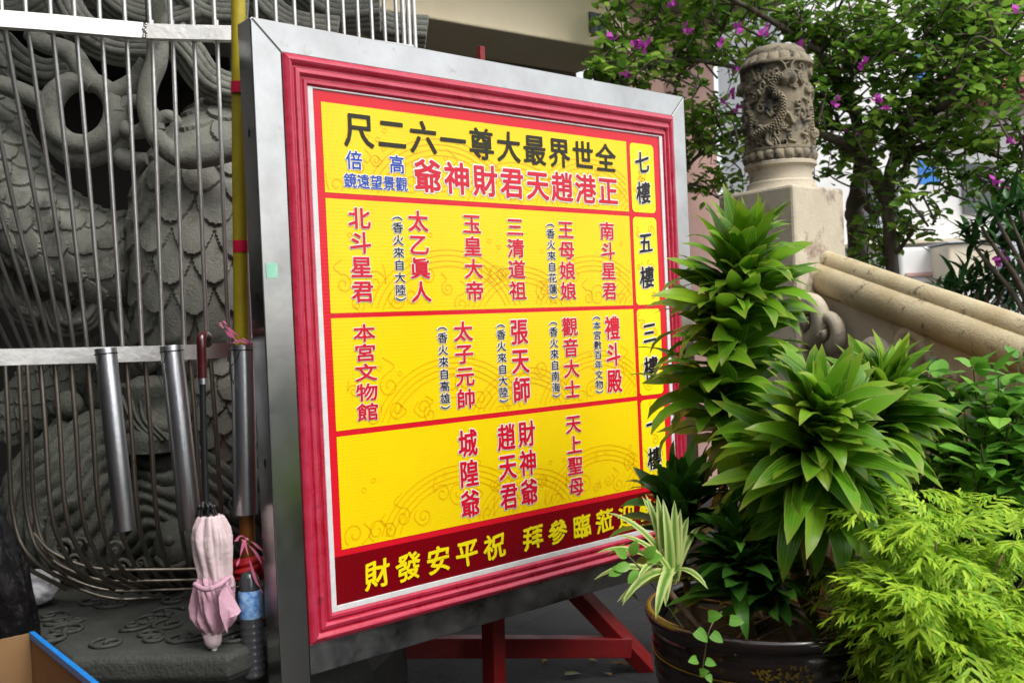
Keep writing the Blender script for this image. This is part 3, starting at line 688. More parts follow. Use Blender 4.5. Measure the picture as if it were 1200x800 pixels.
low = [(-14, 0), (5, 8), (21, 22), (31, 40), (46, 56), (63, 60), (82, 58), (102, 50), (124, 36), (147, 20), (169, 8), (196, 2), (222, 0), (246, -6), (270, -10), (296, -14)]
for i, (x, dx) in enumerate(low):
    Y = cageY(x)+.012+(.25 if x < 40 else 0)
    far = x < 40
    pts = [at(x, 410, Y), at(x+7, 500, Y), at(x+13, 590, Y+.02), at(x+19+dx*.10, 636, Y+.07), at(x+28+dx*.38, 672, Y+.18), at(x+42+dx*1.0, 694, Y+.36)]
    if far: pts = [at(x, 410, Y), at(x+5, 500, Y), at(x+10, 600, Y+.03), at(x+32, 654, Y+.05), at(x+92, 690, Y+.18)]
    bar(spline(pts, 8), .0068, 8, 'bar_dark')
for k, (y0, s_) in enumerate(((661, .05), (675, .10), (687, .15), (697, .20))):
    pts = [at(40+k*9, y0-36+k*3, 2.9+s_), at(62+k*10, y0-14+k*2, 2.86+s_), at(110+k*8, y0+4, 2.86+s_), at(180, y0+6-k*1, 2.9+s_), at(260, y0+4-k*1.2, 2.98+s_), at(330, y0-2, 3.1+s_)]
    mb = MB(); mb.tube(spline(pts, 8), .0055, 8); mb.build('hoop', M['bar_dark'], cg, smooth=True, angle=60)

# ------------------------------------------------------------------ the notice board
S = 1.2; TH = 0.70747
BO = np.array([-0.4011*S, 2.1903*S, CAMZ-0.47795*S])      # lower left corner of the printed yellow field
base = BO+np.array([math.cos(TH), math.sin(TH), 0])*(-.1611*S)
nb = empty('notice_board', (base[0], base[1], 0), TH, 'large temple floor directory board, yellow and red in a steel frame with a red moulding', 'notice board')
def bx(u): return (u+.1611)*S          # board axes: x along the board, z up, -y towards the reader
def bz(v): return float(BO[2])+v*S
xo0, xo1, xi0, xi1 = 0.0, bx(1.2625), bx(-.0913), bx(1.1993)
zo0, zo1, zi0, zi1 = bz(-.2594), bz(1.1605), bz(-.1914), bz(1.0945)
D = .075
def prism(name, poly, m, y0=0.0, y1=D, bevel=.003):
    mb = MB(); n = len(poly); V = [(x, y0, z) for x, z in poly]+[(x, y1, z) for x, z in poly]
    mb.add(V, [tuple(range(n)), tuple(range(2*n-1, n-1, -1))]+[((k+1) % n, k, n+k, n+(k+1) % n) for k in range(n)])
    return mb.build(name, m, nb, bevel=bevel)
e = .0006
prism('frame_stile', [(xo0, 0), (xi0, 0), (xi0, zi1), (xo0, zo1)], M['steel'])
prism('frame_rail', [(xo0+e, zo1+e), (xi0+e, zi1+e), (xi1-e, zi1+e), (xo1-e, zo1+e)], M['steel'])
prism('frame_stile', [(xi1, 0), (xo1, 0), (xo1, zo1), (xi1, zi1)], M['steel'])
M['steel_dirty'] = pm('stained_steel', (.22, .22, .225, 1), (.34, .34, .34, 1), 10, .30, .45, .06, 60, 1, c3=(.12, .115, .10, 1), c3s=7, c3t=.55)
prism('frame_rail', [(xi0+e, zo0), (xi1-e, zo0), (xi1-e, zi0), (xi0+e, zi0)], M['steel_dirty'])
def disc(mb, c, r, ax='x', n=16, th=.002):
    V = []
    for k in range(n):
        a = 2*math.pi*k/n
        V.append((c[0], c[1]+r*.7*math.cos(a), c[2]+r*1.5*math.sin(a)) if ax == 'x' else (c[0]+r*math.cos(a), c[1], c[2]+r*math.sin(a)))
    mb.add(V, [tuple(range(n))])
for zh in (1.78, .93, 1.36):
    mb = MB(); disc(mb, (-.001, .035, zh), .0075); mb.build('bolt_hole', M['black'], nb)
mb = MB(); mb.box((.027, -.0008, 1.425), (.032, .0012, .038)); mb.build('tape_scrap', pm('green_tape', lin('#7fc0a4'), lin('#9cd0b8'), 40, .5), nb)
# moulding: one mitred profile swept round, each side its own piece
wx0, wx1, wz0, wz1 = bx(-.0335), bx(1.1495), bz(-.1345), bz(1.0305)
prof = [(0, .002), (.0, -.005), (.08, -.010), (.2, -.013), (.32, -.010), (.38, -.004), (.42, -.004), (.47, -.009), (.60, -.011), (.68, -.008), (.72, -.003), (.76, -.003), (.82, -.008), (.93, -.008), (1.0, -.003), (1.0, .003)]
def mould(name, A, B, A2, B2):
    """outer edge A->B, inner edge A2->B2"""
    mb = MB(); V = []; UV = []; ns = 40; ln = np.hypot(B[0]-A[0], B[1]-A[1])
    for k in range(ns+1):
        t = k/ns
        for q, h in prof:
            pa = np.array(A)*(1-q)+np.array(A2)*q; pb = np.array(B)*(1-q)+np.array(B2)*q
            p = pa*(1-t)+pb*t; V.append((p[0], h*1.15+.0006*math.sin(k*1.7+q*9), p[1])); UV.append((q, t*ln+A[0]*3.1+A[1]*1.7))
    m_ = len(prof); Fc = []
    for k in range(ns):
        for j in range(m_-1): Fc.append((k*m_+j, k*m_+j+1, (k+1)*m_+j+1, (k+1)*m_+j))
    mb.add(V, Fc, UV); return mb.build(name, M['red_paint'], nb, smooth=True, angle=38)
o_, i_ = [(xi0, zi0), (xi1, zi0), (xi1, zi1), (xi0, zi1)], [(wx0, wz0), (wx1, wz0), (wx1, wz1), (wx0, wz1)]
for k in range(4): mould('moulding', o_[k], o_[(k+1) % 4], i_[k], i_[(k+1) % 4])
sx0, sx1, sz0, sz1 = bx(-.0215), bx(1.137), bz(-.122), bz(1.027)
mb = MB()
for k, (a, c, h) in enumerate((((wx0, wz0), (sx0+.001, wz1), .0030), ((sx1-.001, wz0), (wx1, wz1), .0030), ((sx0+.001, sz1-.001), (sx1-.001, wz1), .0027), ((sx0+.001, wz0), (sx1-.001, sz0+.001), .0027))):
    mb.box(((a[0]+c[0])/2, .004-h, (a[1]+c[1])/2), (c[0]-a[0], .009, c[1]-a[1]))
mb.build('edge_trim', M['white_plastic'], nb, bevel=.0015)
def print_mat(name, c1, c2):
    m = pm(name, c1, c2, 5, .22, .30, 0, coat=.0, spec=.35)
    t = m.node_tree; N = t.nodes; L = t.links; b = N['Principled BSDF']
    tc = N.new('ShaderNodeTexCoord'); wv = N.new('ShaderNodeTexWave'); wv.wave_type = 'BANDS'; wv.bands_direction = 'Z'
    wv.inputs['Scale'].default_value = 31.4; wv.inputs['Distortion'].default_value = .15; L.new(tc.outputs['Object'], wv.inputs[0])
    bp = N.new('ShaderNodeBump'); bp.inputs['Strength'].default_value = .05; bp.inputs['Distance'].default_value = .002
    L.new(wv.outputs[1], bp.inputs['Height']); L.new(bp.outputs[0], b.inputs['Normal']); return m
M['p_red'] = print_mat('printed_red', lin('#d81a2c'), lin('#d01626')); M['p_maroon'] = print_mat('printed_maroon', lin('#7a0410'), lin('#70030e'))
M['p_yellow'] = print_mat('printed_yellow', lin('#f3d40c'), lin('#efcc0a')); M['p_lemon'] = print_mat('printed_lemon', lin('#f6e418'), lin('#f2de12'))
M['p_gold'] = print_mat('printed_gold_line', lin('#e8b408'), lin('#e4ae06'))
M['p_white'] = print_mat('printed_white', (.82, .80, .76, 1), (.80, .78, .74, 1)); M['p_txt'] = print_mat('printed_crimson', lin('#cf1834'), lin('#c8142e'))
M['p_black'] = print_mat('printed_black', lin('#141414'), lin('#181414')); M['p_navy'] = print_mat('printed_navy', lin('#101838'), lin('#141c3c'))
M['p_blue'] = print_mat('printed_blue', lin('#1c48b4'), lin('#1a44ac')); M['p_olive'] = print_mat('printed_dark_olive', lin('#1c1a08'), lin('#201c08'))
def flat(name, x0, x1, z0, z1, y, m, rad=0.0, parent=None):
    mb = MB(); P = []
    for cx_, cz_, a0 in ((x1-rad, z1-rad, 0), (x0+rad, z1-rad, 90), (x0+rad, z0+rad, 180), (x1-rad, z0+rad, 270)):
        for k in range(7 if rad else 1): a = math.radians(a0+15*k); P.append((cx_+rad*math.cos(a), y, cz_+rad*math.sin(a)))
    mb.add(P, [tuple(range(len(P)))]); return mb.build(name, m, parent or nb)
mb = MB(); mb.box(((sx0+sx1)/2, .004, (sz0+sz1)/2), (sx1-sx0, .006, sz1-sz0)); mb.build('sheet', M['p_red'], nb)
Y0 = .001
flat('bottom_strip', sx0, sx1, sz0, bz(-.0141), Y0-.0008, M['p_maroon'])
rowsv = [(1.0, .7986), (.7856, .5289), (.5176, .2656), (.2527, 0.0)]
panels = []; tabs = []
for a, c in rowsv: panels.append(flat('panel', bx(0), bx(.9937), bz(c), bz(a), Y0-.0008, M['p_yellow']))
for a, c in rowsv: tabs.append(flat('floor_tab', bx(1.0079), bx(1.1105), bz(c)-.000, bz(a)-.001, Y0-.0008, M['p_lemon'], .016))
def ribbon(mb, P, wd, y, clip):
    P = np.array(P); T = np.gradient(P, axis=0); T /= np.linalg.norm(T, axis=1)[:, None]+1e-9; Nn = np.stack([-T[:, 1], T[:, 0]], 1)
    ok = (P[:, 0] > clip[0]) & (P[:, 0] < clip[1]) & (P[:, 1] > clip[2]) & (P[:, 1] < clip[3])
    V = []; 
    for p, n_ in zip(P, Nn): V += [(p[0]-n_[0]*wd/2, y, p[1]-n_[1]*wd/2), (p[0]+n_[0]*wd/2, y, p[1]+n_[1]*wd/2)]
    mb.add(V, [(2*k, 2*k+1, 2*k+3, 2*k+2) for k in range(len(P)-1) if ok[k] and ok[k+1]])
def waves(x0, x1, z0, z1, parent, dens=1.0):
    mb = MB(); clip = (x0+.004, x1-.004, z0+.004, z1-.004); h = z1-z0; y = Y0-.0014; wd = .0032
    def curl(cx_, cz_, r, a0, sgn, turns=1.4):
        t = np.linspace(0, 1, 34); a = a0+sgn*t*turns*2*math.pi; rr = r*(1-.82*t)
        ribbon(mb, np.stack([cx_+rr*np.cos(a), cz_+rr*np.sin(a)], 1), wd, y, clip)
        tp = np.array([cx_+r*math.cos(a0), cz_+r*math.sin(a0)])
        t2 = spline([(tp[0], tp[1], 0), (tp[0]-sgn*math.sin(a0)*-r*.9+r*.1, tp[1]+r*.7, 0), (tp[0]-sgn*r*.2, tp[1]+r*1.5, 0)], 8)[:, :2]
        ribbon(mb, t2, wd, y, clip)
    if x1-x0 > .5:
        for cx_, R in ((.40, .25), (.68, .20), (1.0, .24), (1.28, .17)):
            cx_ = x0+cx_*(x1-x0)/1.19
            for k in range(4):
                t = np.linspace(math.radians(18), math.radians(165), 44); r = R-k*.017
                ribbon(mb, np.stack([cx_+r*1.15*np.cos(t), z0-.06+r*.95*np.sin(t)], 1), wd, y, clip)
        for q in range(20):
            xx = x0+.04+q*(x1-x0-.08)/19; curl(xx+rng.normal(0, .012), z0+rng.uniform(.02, .42)*h, rng.uniform(.018, .04), rng.uniform(0, 6.28), rng.choice([-1, 1]))
        for q in range(11):
            xx = x0+rng.uniform(.05, 1)*(x1-x0)*.97; zq = z0+rng.uniform(.4, .8)*h; a = np.linspace(0, 6.3, 16)
            ribbon(mb, np.stack([xx+.0065*np.cos(a), zq+.0065*np.sin(a)], 1), .002, y, clip)
    else:
        for q in range(6): curl(x0+rng.uniform(.02, .1), z0+rng.uniform(.05, .9)*h, rng.uniform(.012, .022), rng.uniform(0, 6.28), rng.choice([-1, 1]))
    mb.build('wave_pattern', M['p_gold'], parent)
for p_, (a, c) in zip(panels, rowsv): waves(bx(0), bx(.9937), bz(c), bz(a), p_)
for p_, (a, c) in zip(tabs, rowsv): waves(bx(1.0079), bx(1.1105), bz(c), bz(a), p_)
YL, YT = Y0-.0020, Y0-.0032
def lettering(chars, m, bold, halo=None, halo_off=.066, label=None, **k):
    """chars: list of (character, x, z, size[, width factor])"""
    mb = MB()
    for c in chars: put_glyph(mb, c[0], c[1], c[2], c[3], YT, bold, c[4] if len(c) > 4 else 1.0, **k)
    o = mb.build('lettering', m, nb)
    if label: o['label'] = label
    if halo:
        h = MB()
        for q, c in enumerate(chars):
            put_glyph(h, c[0], c[1], c[2], c[3], YL+.00004*(q % 5), halo_off, c[4] if len(c) > 4 else 1.0, **k)
            put_glyph(h, c[0], c[1], c[2], c[3], YL+.0003, halo_off*.6, c[4] if len(c) > 4 else 1.0, **k)
        h.build('letter_outline', halo, o)
    return o
def colm(txt, u, v1, v2, wd, m, bold, halo):
    n = len(txt); per = txt[0] == '︵'
    z1, z2 = bz(v1), bz(v2); out = []
    if per:
        hp = .45; pit = (z1-z2)/((n-2)+2*hp); z = z1; ink = pit*.82; size = ink/.90; sx = wd*S/(size*.90)
        for i, ch in enumerate(txt):
            hgt = pit*(hp if i in (0, n-1) else 1); cz_ = z-hgt/2; z -= hgt
            if i in (0, n-1):
                V_, F_ = glyph(ch, 0.0); mid_ = (V_.max(0)+V_.min(0))/2; sz = wd*S/max(.3, np.ptp(V_[:, 0])); out.append((ch, bx(u)-(mid_[0]-.5)*sz, cz_-(mid_[1]-.38)*sz, sz, 1.0))
            else: out.append((ch, bx(u), cz_, size, sx))
    else:
        pit = (z1-z2)/(n-.16); ink = pit*.84; size = ink/.91; sx = wd*S/(size*.93)
        for i, ch in enumerate(txt): out.append((ch, bx(u), z1-ink/2-i*pit, size, sx))
    return lettering(out, m, bold, halo, .060 if not per else .085)
COLS = [('北斗星君', .0849, .7677, .5536, .0565, 'R'), ('︵香火來自大陸︶', .1890, .7540, .5519, .0285, 'K'), ('太乙眞人', .2483, .7673, .5509, .0565, 'R'),
        ('玉皇大帝', .4116, .7659, .5515, .0565, 'R'), ('三清道祖', .5545, .7632, .5518, .0565, 'R'), ('王母娘娘', .7364, .7615, .5491, .0565, 'R'),
        ('︵香火來自花蓮︶', .6796, .7546, .5500, .0285, 'K'), ('南斗星君', .8975, .7637, .5477, .0565, 'R'), ('本宮文物館', .0842, .5016, .2827, .0565, 'R'),
        ('︵香火來自高雄︶', .3050, .4906, .2867, .0285, 'K'), ('太子元帥', .3693, .4991, .2854, .0565, 'R'), ('張天師', .5525, .5003, .2851, .0575, 'R'),
        ('︵香火來自大陸︶', .4909, .4911, .2879, .0285, 'K'), ('觀音大士', .7357, .4989, .2815, .0565, 'R'), ('︵香火來自南海︶', .6746, .4924, .2864, .0285, 'K'),
        ('禮斗殿', .9018, .4979, .2852, .0575, 'R'), ('︵本宮數百年文物︶', .8404, .5019, .2850, .0285, 'K'), ('城隍爺', .3680, .2305, .0170, .0565, 'R'),
        ('趙天君', .4937, .2323, .0174, .0565, 'R'), ('財神爺', .5635, .2339, .0187, .0560, 'R'), ('天上聖母', .7336, .2349, .0171, .0555, 'R')]
for t_, u, v1, v2, wd, k in COLS:
    if k == 'R': colm(t_, u, v1, v2, wd, M['p_txt'], .024, M['p_white'])
    else: colm(t_, u, v1, v2, wd, M['p_navy'], .012, M['p_white'])
def rown(txt, u0, u1, v1, v2, m, bold, halo, sq=None, **k):
    n = len(txt); hgt = (v1-v2)*S/.92
    us_ = [u0+(u1-u0)*(i+.5)/n for i in range(n)]; wch = (u1-u0)/n*S
    return lettering([(c, bx(u), bz((v1+v2)/2), hgt, (min(1.12, wch*.99/hgt) if sq is None else sq)) for c, u in zip(txt, us_) if c != ' '], m, bold, halo, **k)
rown('尺二六一尊大最界世全', .0500, .9500, .9842, .9075, M['p_olive'], .018, None, 1.0)
rown('爺神財君天趙港正', .2385, .9530, .8915, .8155, M['p_txt'], .024, M['p_white'], 1.0)
lettering([('倍', bx(.078), bz(.8755), .0395*S/.88), ('高', bx(.195), bz(.8750), .0395*S/.88)], M['p_blue'], .012, M['p_white'])
rown('鏡遠望景觀', .0480, .2230, .8450, .8131, M['p_blue'], .012, M['p_white'], 1.0)
M['p_script'] = print_mat('printed_script_yellow', lin('#f2e01a'), lin('#f0da14'))
mb = []
pitch = .0876
for i, ch in enumerate('財發安平祝'): mb.append((ch, bx(.0878+i*pitch), bz(-.0708), .060*S/.9, 1.08))
for i, ch in enumerate('拜參臨蒞迎歡'): mb.append((ch, bx(.5690+i*.0892), bz(-.0700), .060*S/.9, 1.08))
lettering(mb, M['p_script'], .026, None, jig=.022, shear=.06)
TAB = [('七', .9448, .062), ('樓', .8560, .062), ('五', .7100, .060), ('樓', .6096, .062), ('三', .4463, .060), ('樓', .3440, .064), ('一', .1800, .060), ('樓', .0790, .062)]
lettering([(c, bx(1.0578), bz(v), sz*S/.93, .95) for c, v, sz in TAB], M['p_black'], .022, M['p_white'], .062, jig=.018, shear=.10)
bpy.data.objects.remove(glyph_ob); bpy.data.curves.remove(glyph_cu)

# ------------------------------------------------------------------ red wooden stand behind the board
bdir = np.array([math.cos(TH), math.sin(TH), 0]); bin_ = np.array([-math.sin(TH), math.cos(TH), 0])
def onb(x, y, z): return np.array([base[0], base[1], 0])+bdir*x+bin_*y+np.array([0, 0, z])
f0_ = at(577, 790, 3.16)
st = empty('red_stand', (f0_[0], f0_[1], 0), 0, 'dark red painted timber stand with slanting braces propping up the board', 'stand')
b = MB(); t0 = at(564, 120, 3.13); b.bar((f0_[0]+.003, f0_[1], 0), t0, .062, .05, up=bdir); b.build('post', M['stand_red'], st, bevel=.003)
b = MB(); b.bar(t0+np.array([0, .0, -.1]), at(563, 55, 3.13), .022, .02, up=bdir); b.build('post_tip', M['stand_red'], st, bevel=.002)
b = MB(); b.bar(at(470, 757, 3.3), at(738, 757, 3.47), .05, .068); b.build('crossbar', M['stand_red'], st, bevel=.003)
b = MB(); g_ = atz(752, 776, .02); b.bar(g_+np.array([0.02, 0, -.015]), at(640, 655, 3.40), .05, .095, up=(-.3, -1, 0)); b.build('brace', M['stand_red'], st, bevel=.003)

# ------------------------------------------------------------------ three steel tubes wired to the cage
def stand_tube(x0, y0, x1, y1, Y, dia, label, cut=.02):
    a = at(x0, y0, Y); c = at(x1, y1, Y-.01); r = dia/F_PX*Y/2
    t = empty('steel_tube', tuple(c), 0, label, 'tube', 'steel tubes hung on the cage')
    d = (c-a)/np.linalg.norm(c-a); mb = MB()
    P = [a, a+d*.002, (a+c)/2, c-d*.002, c]; V, Fc = tube_grid(P, [r*.98, r, r, r, r*.98], 40, False)
    V2, F2 = tube_grid(P, [r*.94]*5, 40, False); mb.add(V, Fc); mb.add(V2, [f[::-1] for f in F2])
    mb.build('wall', M['tube_steel'], t, smooth=True, angle=60)
    mb = MB(); q = a+d*np.linalg.norm(c-a)*.03
    T, N_, B_ = frames([q, q+d*.1]); mb.tube([q+(N_[0]*math.cos(k)+B_[0]*math.sin(k))*(r+.0015) for k in np.linspace(0, 6.28, 33)], .0014, 6, False)
    mb.tube(spline([q-np.array([0, r+.002, 0]), q+np.array([-.012, -r-.004, -.03]), q+np.array([-.03, -r, -.05]), q+np.array([-.022, -r+.006, -.09])], 6), .0011, 6)
    mb.build('wire', M['black'], t, smooth=True)
    return t
stand_tube(123.5, 408, 147, 621, 2.62, 24.5, 'leftmost and darkest of three steel tubes hung on the cage')
stand_tube(200.5, 405, 224, 619, 2.66, 26, 'leaning steel tube on the cage just left of the black umbrella shaft')
stand_tube(284.5, 404, 288, 602, 2.64, 27, 'upright steel tube holding the yellow pole beside the board')

# ------------------------------------------------------------------ yellow pole, varnished end, ribbon
yp = empty('yellow_pole', tuple(at(287, 660, 2.66)), 0, 'tall yellow painted pole with bands of red tape standing in a steel tube', 'pole')
b = MB(); pa, pb_, pc2 = at(283, 410, 2.655), at(280.5, 200, 2.66), at(279, -40, 2.67)
b.tube([at(284.5, 600, 2.65), pa, pb_, pc2], [.0195, .0195, .0195, .019], 20); b.build('shaft', M['yellow_pole'], yp, smooth=True, angle=60)
for y0, y1 in ((97, 110), (282, 296), (399, 404)):
    mb = MB(); mb.tube([at(279.6+(y0-100)*.013, y0, 2.657), at(279.6+(y1-100)*.013, y1, 2.657)], .0205, 20); mb.build('tape_band', M['red_tape'], yp, smooth=True, angle=60)
b = MB(); b.tube([at(289, 600, 2.648), at(290.5, 640, 2.65), at(292, 690, 2.652)], .0205, 20); b.build('varnished_end', M['brown_wood'], yp, smooth=True, angle=60)
b = MB(); b.tube(spline([at(289.5, 632, 2.648), at(290, 636, 2.648)], 3), .0225, 20); b.tube(spline([at(289, 604, 2.648), at(289, 607, 2.648)], 3), .0222, 20); b.build('ring', M['gold'], yp, smooth=True, angle=60)
b = MB()
for k, (y0, y1, dr_) in enumerate(((652, 664, .012), (660, 672, .016), (668, 680, .013))):
    b.tube(spline([at(288, y0, 2.65), at(290, (y0+y1)/2, 2.65), at(291, y1, 2.65)], 5), [.022]+[.022+dr_*math.sin(math.pi*q/10) for q in range(1, 10)]+[.022], 18)
V = [at(x, y, 2.655) for x, y in ((268, 658), (292, 650), (314, 654), (316, 676), (296, 682), (270, 678))]; b.add(V+[v+np.array([0, .008, 0]) for v in V], [(5, 4, 3, 2, 1, 0), (6, 7, 8, 9, 10, 11)]+[(k, (k+1) % 6, 6+(k+1) % 6, 6+k) for k in range(6)])
tag(b.build('red_cloth', M['red_cloth'], smooth=True), 'strip of red cloth tied round the varnished pole end', 'cloth')
rb_ = MB()
def flat_rib(pts, wd):
    P = spline(pts, 8); V = []
    for i, p in enumerate(P): t = i/len(P); V += [p+np.array([-wd/2*math.cos(t*5), 0, wd/2*math.sin(t*5)]), p+np.array([wd/2*math.cos(t*5), .001, -wd/2*math.sin(t*5)])]
    rb_.add(V, [(2*k, 2*k+1, 2*k+3, 2*k+2) for k in range(len(P)-1)])
for pts in (((286, 632), (292, 655), (300, 680), (308, 694)), ((284, 632), (300, 648), (308, 665)), ((286, 634), (280, 655), (277, 662)), ((276, 634), (282, 628), (290, 632)), ((288, 630), (302, 640), (309, 648))):
    flat_rib([at(x, y, 2.59) for x, y in pts], .008)
tag(rb_.build('pink_ribbon', M['ribbon'], smooth=True), 'pink plastic ribbon knotted on the varnished pole end beside the umbrella', 'ribbon')
rb_ = MB()
for pts in (((257, 378), (266, 384), (275, 396), (290, 402)), ((258, 380), (268, 392), (278, 400)), ((272, 402), (285, 399), (296, 403)), ((262, 376), (272, 388), (292, 401))):
    flat_rib([at(x, y, 2.6) for x, y in pts], .007)
tag(rb_.build('pink_ribbon', M['ribbon'], smooth=True), 'pink plastic ribbon tied round the mouth of the upright steel tube', 'ribbon')

# ------------------------------------------------------------------ ribbed bottle with a blue label
bc = at(298, 800, 2.62); zbt, ztp = float(at(298, 792, 2.62)[2]), float(at(298, 690, 2.62)[2])
bo = empty('plastic_bottle', (bc[0], bc[1], zbt), 0, 'dark ribbed plastic bottle with a blue label below the pink ribbon', 'bottle')
mclear = pm('dark_clear_plastic', (.05, .055, .06, 1), (.06, .065, .07, 1), 8, .1, coat=.5); hb = float(at(298, 722, 2.62)[2])-zbt; r_ = .031
b = MB(); pr_ = [(.001, 0), (r_*.9, 0), (r_, .006)]
for k in range(8): z_ = .008+(hb-.012)*k/8; pr_ += [(r_, z_), (r_, z_+.004), (r_*.92, z_+(hb-.012)/16), (r_, z_+(hb-.012)/8-.001)]
b.lathe(pr_+[(r_*.97, hb)], (bc[0], bc[1], zbt), 40); b.build('ribbed_body', mclear, bo, smooth=True)
b = MB(); hl = ztp-zbt; b.lathe([(r_*.98, hb), (r_*1.0, hb+.003), (r_*1.0, hl-.006), (r_*.9, hl)], (bc[0], bc[1], zbt), 40); b.build('label', M['blue_label'], bo, smooth=True)
b = MB(); b.lathe([(r_*.9, hl), (r_*.86, hl+.03), (r_*.6, hl+.045), (.012, hl+.05), (.001, hl+.05)], (bc[0], bc[1], zbt), 40); b.build('shoulder', mclear, bo, smooth=True)

# ------------------------------------------------------------------ folded pink umbrella hooked on the cage
UY = 2.56
um = empty('umbrella', tuple(at(252, 770, UY)), 0, 'folded pale pink umbrella with a dark red handle hanging from the cage', 'umbrella')
b = MB(); b.tube(spline([at(243, 402, UY+.12), at(243, 395, UY+.06), at(238, 392, UY+.02), at(236, 400, UY), at(236.5, 425, UY), at(237, 444, UY)], 6), .0125, 14); b.build('handle', M['dark_wood'], um, smooth=True, angle=60)
b = MB(); b.tube([at(237, 443, UY), at(237.3, 450, UY)], .0128, 14); b.build('collar', M['tube_steel'], um, smooth=True, angle=60)
b = MB(); b.tube([at(237.2, 448, UY), at(239, 520, UY), at(243, 640, UY)], .0085, 12); b.tube([at(238.6, 510, UY), at(238.9, 522, UY)], .0098, 12); b.build('shaft', M['black'], um, smooth=True, angle=60)
b = MB()
for k in range(9):
    a = k/9*2*math.pi; q = at(242+13*math.cos(a), 606+3*math.sin(a), UY-.02*math.sin(a)); b.tube(spline([at(241+3*math.cos(a), 588, UY-.01*math.sin(a)), at(241+9*math.cos(a), 594, UY-.02*math.sin(a)), q], 4), .0035, 6)
    b.ell(at(242+9*math.cos(a), 594, UY-.02*math.sin(a)), (.006, .006, .008), 6)
b.build('ribs', M['black'], um, smooth=True)
def cloth(path, rad, folds, depth, nt, na, seed, name, m, squash=.8, twist=2.0):
    P = spline([at(x, y, UY-.005) for x, y in path], 14); n = len(P); rr = np.interp(np.linspace(0, 1, n), np.linspace(0, 1, len(rad)), rad)/F_PX*UY
    a = np.linspace(0, 2*math.pi, na, endpoint=False)[None, :]; t = np.linspace(0, 1, n)[:, None]; r2 = np.random.default_rng(seed)
    Dp = np.zeros((n, na))
    for k in range(5): Dp += r2.uniform(.3, 1)*np.abs(np.sin((folds+k)*a/2+t*twist*r2.uniform(.5, 1.5)+r2.uniform(0, 6)))
    Dp = (Dp/2.5-.8)*depth*rr[:, None]+r2.normal(0, .02, (n, na))*rr[:, None]*.5
    Dp += .05*rr[:, None]*np.sin(t*9+a*5+r2.uniform(0, 6))
    V, Fc = tube_grid(P, rr, na, True, Dp); V[:, 1] = UY+(V[:, 1]-UY)*squash
    b = MB(); b.add(V, Fc); return b.build(name, m, um, smooth=True)
cn = cloth([(247, 604), (248, 630), (250, 660), (253, 690)], [15, 22, 25, 24, 21, 19, 20], 9, .58, 0, 120, 3, 'canopy_top', M['pale_pink'], twist=1.4)
cloth([(250, 668), (251, 690), (250, 720), (248, 742)], [13, 18, 20, 21, 22, 21, 17, 9], 7, .62, 0, 150, 5, 'canopy', M['pink'], twist=5.0)
b = MB()
Vq = [at(x, y, UY-.045+dz) for x, y, dz in ((262, 682, 0), (274, 702, .0), (282, 716, -.005), (279, 720, -.012), (268, 724, -.02), (266, 742, -.01), (258, 720, -.03), (256, 700, -.03))]
Vk = [np.array(v)+np.array([0, .006, 0]) for v in Vq]; nq = len(Vq)
b.add(Vq+Vk, [tuple(range(nq)), tuple(range(2*nq-1, nq-1, -1))]+[(k, (k+1) % nq, nq+(k+1) % nq, nq+k) for k in range(nq)]); fl = b.build('loose_flap', M['pink'], um)
ss_ = fl.modifiers.new('sub', 'SUBSURF'); ss_.levels = 2; ss_.render_levels = 2
b = MB(); b.tube(spline([at(228, 684, UY-.05), at(240, 690, UY-.075), at(255, 686, UY-.075), at(268, 676, UY-.045)], 8), .007, 8); b.ell(at(248, 689, UY-.082), (.008, .004, .008), 8); b.build('strap', M['pink'], um, smooth=True)
b = MB(); P = [at(248, 738, UY), at(250, 752, UY), at(251, 757, UY)]; b.tube(P, [.026, .022, .016], 14); b.build('canopy_end', M['pale_pink'], um, smooth=True)
b = MB(); b.tube([at(250.5, 755, UY), at(252, 770, UY)], [.009, .0065], 12); b.build('ferrule', M['white_plastic'], um, smooth=True, angle=60)

# ------------------------------------------------------------------ rubbish bag, carton, white bag
def lump(c, r, seed, amp, nlat=46, sharp=1.0):
    r2 = np.random.default_rng(seed); V = []; Fc = []; n = nlat*2; ks = r2.normal(0, 1, (26, 3))*np.linspace(2, 11, 26)[:, None]; ph = r2.uniform(0, 6, 26)
    for i in range(n):
        for k in range(nlat+1):
            a = 2*math.pi*i/n; p = math.pi*k/nlat; d = np.array([math.sin(p)*math.cos(a), math.sin(p)*math.sin(a), math.cos(p)])
            h = sum((1-abs(math.sin(d@q+f))**sharp)*1.2/(j*.35+1) for j, (q, f) in enumerate(zip(ks, ph)))
            V.append(np.array(c)+d*(1+amp*(h-2.2))*np.array(r))
    for i in range(n):
        j = (i+1) % n
        for k in range(nlat): Fc.append((i*(nlat+1)+k, i*(nlat+1)+k+1, j*(nlat+1)+k+1, j*(nlat+1)+k))
    return V, Fc
c = at(-28, 668, 2.35); b = MB(); V, Fc = lump((c[0]-.02, c[1], .45), (.14, .16, .46), 4, .05); V = [np.array((v[0], v[1], max(v[2], .004))) for v in V]; b.add(V, Fc)
b.build('bag', M['black_plastic'], None, smooth=True)
bag = bpy.data.objects[-1] if False else [o for o in COL.objects if o.name == 'bag'][0]; bag.name = 'rubbish_bag'; tag(bag, 'full black plastic rubbish bag at the left edge beside the cage', 'rubbish bag')
c = at(46, 687, 3.05); b = MB(); V, Fc = lump((c[0], c[1], c[2]), (.055, .07, .050), 12, .05, 34); b.add(V, Fc)
tag(b.build('white_bag', M['white_bag'], smooth=True), 'crumpled white plastic bag behind the black rubbish bag', 'bag')
bxz = .60
